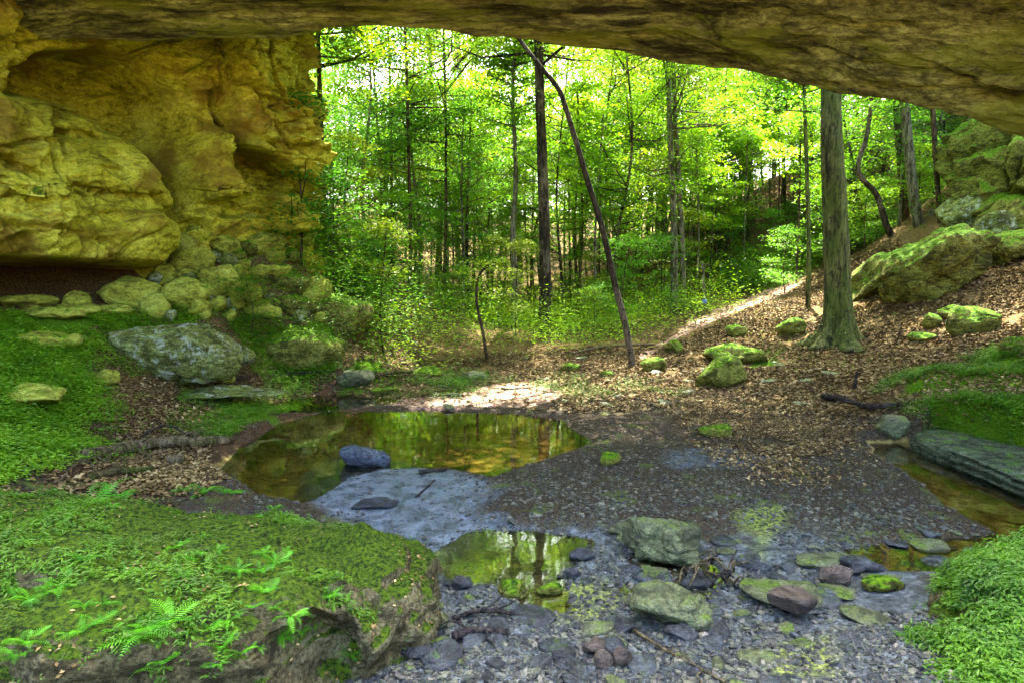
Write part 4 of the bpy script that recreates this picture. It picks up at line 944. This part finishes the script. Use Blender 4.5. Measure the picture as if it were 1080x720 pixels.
def scatter(libm, name, n, u0, u1, y0, y1, lb, grp, smin, smax, mind, cat='tree', ok=None):
    pts = []; tries = 0
    while len(pts) < n and tries < n*60:
        tries += 1; Y_ = math.sqrt(rg2.uniform(y0*y0, y1*y1)); x = (rg2.uniform(u0, u1)-540)/F*Y_
        if ok and not ok(x, Y_): continue
        if (libm is canopy or (libm is under_ and Y_ > 40)) and abs(x/Y_*F+540-398) < 1.1*F*4.0/Y_*(1 if libm is canopy else .6): continue
        if Y_ < 25.5 and abs(x/Y_*F+540-574) < 26: continue
        if Y_ < 30 and abs(x/Y_*F+540-574) < 14: continue
        if not beam_ok(x, Y_, 3.1 if libm is canopy else 1.9 if libm is under_ else 1.0, 22 if libm is canopy else 9 if libm is under_ else 5): continue
        if any((x-a)**2+(Y_-b)**2 < mind*mind for a, b in pts): continue
        pts.append((x, Y_)); uu = x/Y_*F+540
        where = 'behind the cave corner' if uu < 385 else 'left of the crooked sapling' if uu < 500 else 'around the straight dark trunk' if uu < 610 else 'behind the leaning tree' if uu < 690 else 'behind the twin trees' if uu < 790 else 'behind the big beech' if uu < 930 else 'behind the slanted boulders'
        far_ = 'nearer ' if Y_*Y_ < (y0*y0+y1*y1)/2 else 'farther '
        put(libm, name, x, Y_, far_+'@ '+lb+', '+where, grp, rg2.uniform(smin, smax), cat)
scatter(canopy, 'canopy_tree', 13, 250, 1150, 30, 52, 'tall leafy tree deep in the wood', 'tall trees deep in the wood', .85, 1.15, 4.2)
scatter(canopy, 'canopy_tree', 20, 150, 1250, 54, 80, 'far tall tree at the back', 'far trees at the back of the wood', .9, 1.2, 6)
scatter(canopy, 'canopy_tree', 14, 590, 1000, 48, 78, 'leafy tree at the back on the right', 'trees at the back on the right', .9, 1.25, 4.5)
scatter(under_, 'understorey_tree', 60, 350, 1090, 26, 44, 'slender layered understorey tree', 'understorey trees in the wood', .8, 1.25, 2.0)
scatter(under_, 'understorey_tree', 52, 300, 1140, 45, 65, 'far understorey tree at the back', 'far understorey trees', 1.0, 1.5, 4)
scatter(poles, 'young_tree', 26, 720, 870, 27, 40, 'thin pole tree beyond the path', 'thin pole trees beyond the path', .8, 1.2, .9)
scatter(poles, 'young_tree', 38, 380, 700, 27, 44, 'thin young tree beyond the pool', 'thin young trees beyond the pool', .8, 1.5, 1.2)
scatter(sapl, 'sapling', 50, 370, 730, 22, 38, 'undergrowth sapling', 'saplings beyond the pool', .6, 1.15, 1.3, 'sapling')
scatter(sapl, 'sapling', 40, 720, 1060, 26, 40, 'leafy sapling on the rise', 'saplings behind the big beech', .8, 1.5, 1.6, 'sapling')
scatter(sapl, 'sapling', 22, 335, 420, 18.2, 24, 'slope sapling by the cave corner', 'saplings by the cave corner', .8, 1.35, .9, 'sapling')
for (u, Y_, s, lb) in [(318, 16.6, 1.35, 'slim sapling with flat sprays of leaves in front of the cave corner'), (352, 17.8, 1.3, 'leafy sapling just right of the cave corner'), (262, 13.6, .5, 'little sapling growing behind the lichened boulder'), (386, 19.4, .9, 'bushy sapling at the left end of the far pool bank')]:
    tm, cm = sapl[1 if u != 262 else 0]; p = foot(u, Y_); place_tree('sapling', tm, cm, p, u, lb, 'sapling', None, s)
# far wood (stuff)
rng = np.random.default_rng(9)
n = 60000; yy = rng.uniform(62, 120, n); xx = rng.uniform(-1, 1, n)*yy*1.1
cl = fbm(np.stack([xx*.12, yy*.12, xx*0], 1), 3, 5)
zc = ground_h(xx, yy)+rng.random(n)**.8*(13+cl*9)
link_ = link('far_wood', leaves_mesh('far_wood', np.stack([xx, yy, zc], 1), .55*rng.uniform(.6, 1.4, n), .8, rng, LEAF, slim=.7))
tag(link_, 'far off wood filling the back of the valley as one green mass', 'wood', kind='stuff')

# ------------------------------------------------------------------ ground cover, litter, ferns
def scat_poly(poly, n, rng, k=.5):
    P = np.array(poly); x = rng.uniform(P[:, 0].min(), P[:, 0].max(), n*3); y = rng.uniform(P[:, 1].min(), P[:, 1].max(), n*3)
    m = poly_sd(x, y, poly)+wob(x, y)*k*2+rng.normal(0, .28, len(x)) > .1; m &= (poly_sd(x, y, STRM) < -.08) & (poly_sd(x, y, POOL) < -.1) & (poly_sd(x, y, PUD) < -.05) & (poly_sd(x, y, LEDGE_P) < .28*rng.random(len(x))); x, y = x[m][:n], y[m][:n]
    return x, y
def cover(name, label, poly, n, k, rad, size, mat, thr, seed):
    rng = np.random.default_rng(seed); x, y = scat_poly(poly, n, rng)
    m = fbm(np.stack([x, y, x*0], 1)*1.6, 4, seed) > thr; x, y = x[m], y[m]
    hh = (fbm(np.stack([x, y, x*0], 1)*.9, 3, seed+1)+.6)*max(.1, size*2.5)
    if name == 'undergrowth':
        kk = np.ones(len(x), bool)
        for p, rad in BEAMS: kk &= np.hypot(x-p[0], y-p[1]) > rad*1.3
        x, y, hh = x[kk], y[kk], hh[kk]
    pos = np.stack([x, y, ground_h(x, y)+rng.random(len(x))*hh], 1)
    tag(link(name, clumps(pos, np.tile([0, 0, 1.], (len(x), 1)), rng, k, rad, size, mat, name, .6, 1.)), label, 'ground cover', kind='stuff')
cover('ground_cover', 'low bright green plants carpeting the left bank', [p for p in moss_polys[0]], 19000, 8, .05, .06, HERB_R, -.3, 31)
cover('ground_cover', 'bright green low plants on the right bank above the stream', moss_polys[1], 13000, 8, .045, .045, HERB_R, -.04, 32)
cover('ground_cover', 'low green growth on the far bank of the pool', moss_polys[2], 1200, 6, .06, .08, HERB, .05, 33)
cover('ground_cover', 'thin green growth on gravel left of the pool', moss_polys[3], 1100, 6, .04, .05, HERB, -.05, 34)
cover('ground_cover', 'green growth over the foot of the rock pile', moss_polys[4], 1300, 6, .07, .09, HERB, -.1, 35)
cover('undergrowth', 'green undergrowth over the slope between the rock pile and the forest', gpoly([(235, 290), (300, 265), (350, 285), (385, 340), (360, 375), (330, 345), (270, 318)]), 1900, 7, .1, .11, HERB, -.2, 36)
cover('undergrowth', 'low shrubs and seedlings covering the forest floor beyond the pool', gpoly([(370, 385), (470, 380), (640, 372), (700, 352), (760, 328), (790, 318), (700, 326), (600, 330), (500, 325), (400, 320), (360, 330)]), 9500, 8, .15, .10, LEAF, -.12, 37)
cover('undergrowth', 'green shrubs on the left slope between the cave corner and the wood', gpoly([(350, 345), (385, 372), (470, 368), (470, 330), (430, 310), (400, 270), (350, 250), (335, 290)]), 5000, 8, .16, .11, LEAF_C, -.15, 39)
cover('undergrowth', 'scattered green seedlings on the leafy slope below the big beech', gpoly([(780, 400), (840, 360), (830, 375), (900, 395), (860, 400)]), 350, 6, .06, .07, HERB, .1, 38)
def litter(name, label, poly, n, size, seed, zoff=.01):
    rng = np.random.default_rng(seed); x, y = scat_poly(poly, n, rng, .2)
    km = fbm(np.stack([x, y, x*0], 1)*1.4, 4, seed) > -.42+.5*rng.random(len(x))*(rng.random(len(x)) < .5); x, y = x[km], y[km]
    km = (np.max([poly_sd(x, y, p) for p in SUN_SOIL], 0) < .05) | (rng.random(len(x)) < .12); x, y = x[km], y[km]
    pos = np.stack([x, y, ground_h(x, y)+.012+rng.random(len(x))*.02], 1)
    tag(link(name, leaves_mesh(name, pos, size*rng.uniform(.35, 1.5, len(x)), .5, rng, LITTER, slim=.65, fold=.3)), label, 'dead leaves', kind='stuff')
litter('leaf_litter', 'dry brown leaves covering the right slope', gpoly([(690, 395), (740, 402), (800, 428), (890, 445), (930, 445), (950, 420), (940, 402), (1000, 378), (1150, 350), (1150, 240), (1000, 285), (940, 255), (860, 290), (740, 330), (650, 378)]), 90000, .085, 41)
litter('leaf_litter', 'fallen leaves on the forest floor beyond the pool', gpoly([(380, 425), (600, 436), (720, 430), (760, 410), (690, 395), (640, 365), (400, 355), (360, 378)]), 30000, .085, 42)
litter('leaf_litter', 'small dead leaves and debris around the driftwood log', gpoly([(0, 580), (70, 500), (100, 470), (120, 440), (160, 425), (220, 430), (200, 480), (250, 500), (150, 540)]), 7000, .06, 43)
litter('leaf_litter', 'sparse dead leaves on the gravel before the big beech', gpoly([(690, 400), (800, 430), (940, 450), (900, 480), (840, 520), (740, 480)]), 14000, .045, 44)
litter('leaf_litter', 'dead leaves and crumbs on the soil around the lichened boulder', gpoly([(100, 345), (240, 335), (345, 372), (345, 400), (240, 425), (120, 440), (80, 430)]), 9000, .055, 46)
litter('leaf_litter', 'dead leaves caught among the moss of the right bank', gpoly([(900, 412), (1000, 378), (1200, 370), (1200, 470), (1080, 470), (960, 445)]), 6000, .06, 47)
cover('ground_cover', 'sparse green sprigs on the soil around the lichened boulder', gpoly([(95, 345), (240, 335), (345, 372), (345, 400), (240, 425), (120, 440), (80, 430)]), 3500, 6, .04, .05, HERB, .02, 48)
cover('undergrowth', 'green undergrowth on the rise behind the big beech', gpoly([(780, 318), (860, 283), (930, 250), (1010, 245), (1010, 205), (900, 225), (760, 295)]), 9000, 8, .2, .14, LEAF, -.1, 49)
cover('ground_cover', 'mossy sprigs dotted over the bank beyond the pool', gpoly([(360, 425), (520, 400), (700, 400), (740, 420), (600, 430)]), 1500, 6, .05, .045, MOSSY, .0, 50)
# ferns
def frond(length, seed, wdt=.26, n=17):
    rng = np.random.default_rng(seed); V = []; Fc = []
    for i in range(1, n+1):
        t = i/n; r = length*t; p = np.array([r*math.cos(.75-.7*t), 0, r*math.sin(.9-.85*t)*.8]); 
        wl = wdt*length*math.sin(min(1, t*1.05+.12)*math.pi)**.8*(1-.25*t)+.004
        for sgn in (1, -1):
            o = len(V); dx = length/n*.42
            V += [p+[-dx, 0, 0], p+[wl*.3, sgn*wl*.55, .01], p+[wl*.42, sgn*wl, -.012], p+[dx, sgn*wl*.12, 0]]; Fc.append([o, o+1, o+2, o+3] if sgn > 0 else [o+3, o+2, o+1, o])
    return mesh('frond', V, Fc, FERN, False)
FR = [frond(1, k, w_) for k, w_ in enumerate((.24, .3, .2))]
def fern(p, size, lb, n=8, seed=0, grp=None):
    r = random.Random(seed); e = bpy.data.objects.new('fern', None); C.objects.link(e); e.location = p; e.empty_display_size = .1; tag(e, lb, 'fern', grp)
    for k in range(n):
        o = link('frond', FR[k % 3], e, (0, 0, 0), (r.uniform(-.2, .2), r.uniform(-.35, .35), k*6.283/n+r.uniform(-.3, .3))); s = size*r.uniform(.7, 1.15); o.scale = (s, s, s)
    return e
bvh = bvhtree.BVHTree.FromPolygons([tuple(v) for v in FBV], [tuple(int(i) for i in f) for f in FBF])
def on_rock(px, py):
    d = ray(px, py); hh = bvh.ray_cast(Vector((0, 0, CH)), Vector(d).normalized()); return np.array(hh[0]) if hh[0] else on(px, py)
for k, (a, b, s, lb) in enumerate([(152, 668, .25, 'largest fern in the middle of the mossy boulder'), (178, 655, .2, 'fern just right of the largest fern on the mossy boulder'), (30, 632, .16, 'small fern at the left edge of the mossy boulder'),
        (190, 520, .2, 'small upright fern on the back rim of the mossy boulder, second from the left'), (212, 522, .22, 'small fern on the back rim of the mossy boulder, third from the left'), (240, 520, .22, 'small fern at the right end of the back rim row'),
        (300, 672, .11, 'tiny leafy sprig beside the dark hollow in the boulder'), (168, 700, .15, 'fern near the bottom edge below the largest fern'), (15, 690, .14, 'fern in the lower left corner'), (90, 590, .12, 'small fern on the left half of the mossy boulder'),
        (370, 690, .12, 'fern tuft at the foot of the boulder nose'), (265, 640, .11, 'small fern just left of the dark hollow'), (230, 700, .1, 'low sprig at the bottom edge left of the hollow')]):
    fern(on_rock(a, b), s, lb, 7, k)
for k in range(40):
    r0_ = random.Random(3000+k); a, b = r0_.uniform(5, 430), r0_.uniform(530, 700)
    fern(on_rock(a, b), r0_.uniform(.06, .17), 'tiny fern sprig on the mossy boulder, '+('left third' if a < 143 else 'middle' if a < 287 else 'right third')+(' near the bottom' if b > 640 else ' near its back'), 6, 60+k, 'tiny fern sprigs on the mossy boulder')
for k, (a, b, s, lb) in enumerate([(98, 548, .42, 'tall fern cluster behind the left half of the mossy boulder'), (78, 550, .3, 'fern left of the tall fern cluster behind the boulder'), (118, 545, .34, 'fern right of the tall fern cluster behind the boulder')]):
    fern(on(a, b-15), s, lb, 9, 50+k)
# ------------------------------------------------------------------ driftwood and sticks
def stick(name, label, pts, r, mat, cat='branch', twigs=0, seed=0, n=8, taper=.6, lift=0.0, cs=None):
    """pts: photo points along it as it lies on the ground (px,py,height)"""
    P = []
    for a, b, h in pts:
        p = on(a, b); p[2] += h+r*.6+lift; P.append(p)
    base_ = P[0].copy(); P = [p-base_ for p in P]; S = spline(P, 8)
    sp = [dict(path=S, rad=np.linspace(r, r*taper, len(S)), n=n, bump=r*.25, seed=seed)]
    o = link(name, tubes_mesh(name, sp, mat), None, base_); tag(o, label, cat)
    rr = random.Random(seed)
    for k in range(twigs):
        q = S[rr.randrange(2, len(S)-2)]; a = rr.uniform(0, 6.28); L = rr.uniform(.2, .5)
        T = spline([q, q+np.array([math.cos(a)*L*.5, math.sin(a)*L*.5, rr.uniform(.02, .15)]), q+np.array([math.cos(a+.4)*L, math.sin(a+.4)*L, rr.uniform(-.03, .12)])], 5)
        link('twig', tubes_mesh('twig', [dict(path=T, rad=np.linspace(r*.22+.003, .003, len(T)), n=5)], mat), o)
    return o
stick('driftwood_log', 'thick pale driftwood log on the left, partly buried in twigs', [(88, 488, .03), (125, 482, .05), (165, 475, .06), (205, 472, .03), (242, 468, 0)], .085, WOOD, 'log', 5, 1, 14, .75)
stick('mossy_log', 'short mossy end of wood nearest the pool beside the driftwood log', [(200, 474, .02), (222, 470, .02), (246, 466, 0)], .06, WOOD_M, 'log', 0, 2)
stick('log_stub', 'short sawn stub of wood below the driftwood log', [(178, 490, .03), (194, 489, .03)], .06, WOOD, 'log', 0, 3, 12, .95)
stick('grey_branch', 'long grey branch along the near side of the driftwood log', [(95, 508, .02), (125, 503, .03), (150, 500, .02), (160, 497, .01)], .05, WOOD_M, 'branch', 3, 4)
stick('thin_branch', 'thin pale root like branch left of the driftwood log', [(62, 512, .02), (80, 496, .06), (100, 490, .08), (118, 492, .03)], .016, WOOD, 'branch', 4, 5)
stick('thin_branch', 'arched thin dark branch behind the driftwood log', [(150, 462, .02), (175, 456, .1), (200, 462, .03)], .015, WOOD_D, 'branch', 3, 6)
for k in range(14):
    r = random.Random(70+k); a, b = r.uniform(130, 215), r.uniform(458, 492)
    o = stick('twig', 'tangled dry twig heaped on the driftwood log', [(a, b, .05), (a+r.uniform(-12, 12), b+r.uniform(-6, 6), .12), (a+r.uniform(-26, 26), b+r.uniform(-12, 12), .03)], .009, WOOD, 'twig', 0, 80+k, 5); o['group'] = 'twigs tangled over the driftwood log'
stick('slab_branch', 'straight branch lying along the flat slab below the lichened boulder', [(245, 402, .03), (290, 398, .03), (345, 393, .02)], .035, WOOD_D, 'branch', 0, 7)
stick('fallen_branch', 'bare grey branch slanting down the left slope near the cave corner', [(341, 300, .15), (358, 318, .12), (378, 338, .05)], .06, WOOD, 'branch', 1, 8)
stick('dark_log', 'dark weathered log lying across the gravel before the right slope', [(868, 421, .02), (890, 425, .04), (915, 433, .04), (950, 430, .02)], .06, WOOD_D, 'log', 2, 9, 10)
stick('thin_branch', 'thin branch at the foot of the moss covered block', [(790, 418, .02), (825, 412, .04), (845, 402, .05)], .018, WOOD, 'branch', 2, 10)
stick('short_stub', 'short upright broken stub in the leaves above the dark log', [(901, 412, .02), (903, 410, .3)], .035, WOOD_D, 'branch', 0, 11)
stick('thin_branch', 'pale thin branch at the head of the right stream', [(930, 458, .02), (940, 450, .03), (950, 440, .03)], .018, WOOD, 'branch', 1, 12)
stick('dark_stick', 'dark flat stick on the grey shallows at the near edge of the pool', [(442, 500, .01), (465, 498, .02), (492, 496, .01)], .03, WOOD_D, 'stick', 0, 13)
stick('dark_stick', 'short slanting stick on the grey shallows', [(438, 525, 0), (459, 507, .01)], .012, WOOD_D, 'stick', 0, 14)
stick('dark_branch', 'thin curved dark branch on the stones below the puddle', [(478, 655, .01), (505, 650, .03), (535, 652, .03), (566, 657, .01)], .018, WOOD_D, 'branch', 2, 15)
stick('dark_branch', 'thick dark branch on the stones near the bottom, left of centre', [(478, 677, .02), (500, 672, .03), (535, 671, .01)], .032, WOOD_D, 'branch', 2, 16)
stick('long_twig', 'long thin twig running to the bottom edge right of centre', [(668, 668, .02), (690, 684, .03), (725, 702, .02), (765, 722, .01)], .012, WOOD, 'twig', 2, 17)
stick('fallen_log', 'thin fallen trunk on the forest floor left of the leaning tree', [(600, 378, .1), (640, 372, .15), (690, 368, .1)], .05, WOOD, 'log', 2, 18)
stick('fallen_log', 'weathered fallen trunk on the far left bank of the pool', [(380, 402, .03), (420, 396, .06), (480, 393, .03)], .05, WOOD_M, 'log', 2, 19)
for k in range(22):
    r = random.Random(170+k); a, b = r.uniform(725, 775), r.uniform(592, 622)
    o = stick('twig', 'thin bare twig in the heap between the two olive rocks', [(a, b, .03), (a+r.uniform(-10, 10), b+r.uniform(-5, 5), .10), (a+r.uniform(-26, 26), b+r.uniform(-10, 10), .04)], .010, WOOD if k % 3 else WOOD_D, 'twig', 0, 180+k, 5); o['group'] = 'twigs heaped between the olive rocks'
for k, (a, b, wd_, hh_) in enumerate([(372, 408, 40, 12), (405, 418, 30, 8), (450, 398, 34, 12), (500, 402, 26, 10), (602, 392, 22, 9), (640, 398, 16, 6)]):
    rock('mossy_rock', 'low mossy bank stone beyond the pool, '+['at its left end', 'just above the left pool rim', 'left of the crooked sapling', 'below the crooked sapling', 'left of the leaning tree', 'in front of the leaning tree', 'between sapling and leaning tree', 'right of the leaning tree', 'nearest the gravel bar', 'below the leaning tree foot on the right'][k], a, b, wd_, hh_, ROCK_MOSS if k % 3 else ROCK_OLIVE, seed=1200+k, planes=9)
for k in range(16):
    r = random.Random(270+k); a, b = r.uniform(400, 860), r.uniform(383, 425)
    o = stick('fallen_stick', 'fallen stick on the forest floor beyond the pool', [(a, b, .02), (a+r.uniform(-25, 25), b+r.uniform(-3, 3), .05), (a+r.uniform(-50, 50), b+r.uniform(-5, 5), .02)], .016, WOOD, 'stick', 0, 280+k, 5); o['group'] = 'fallen sticks beyond the pool'
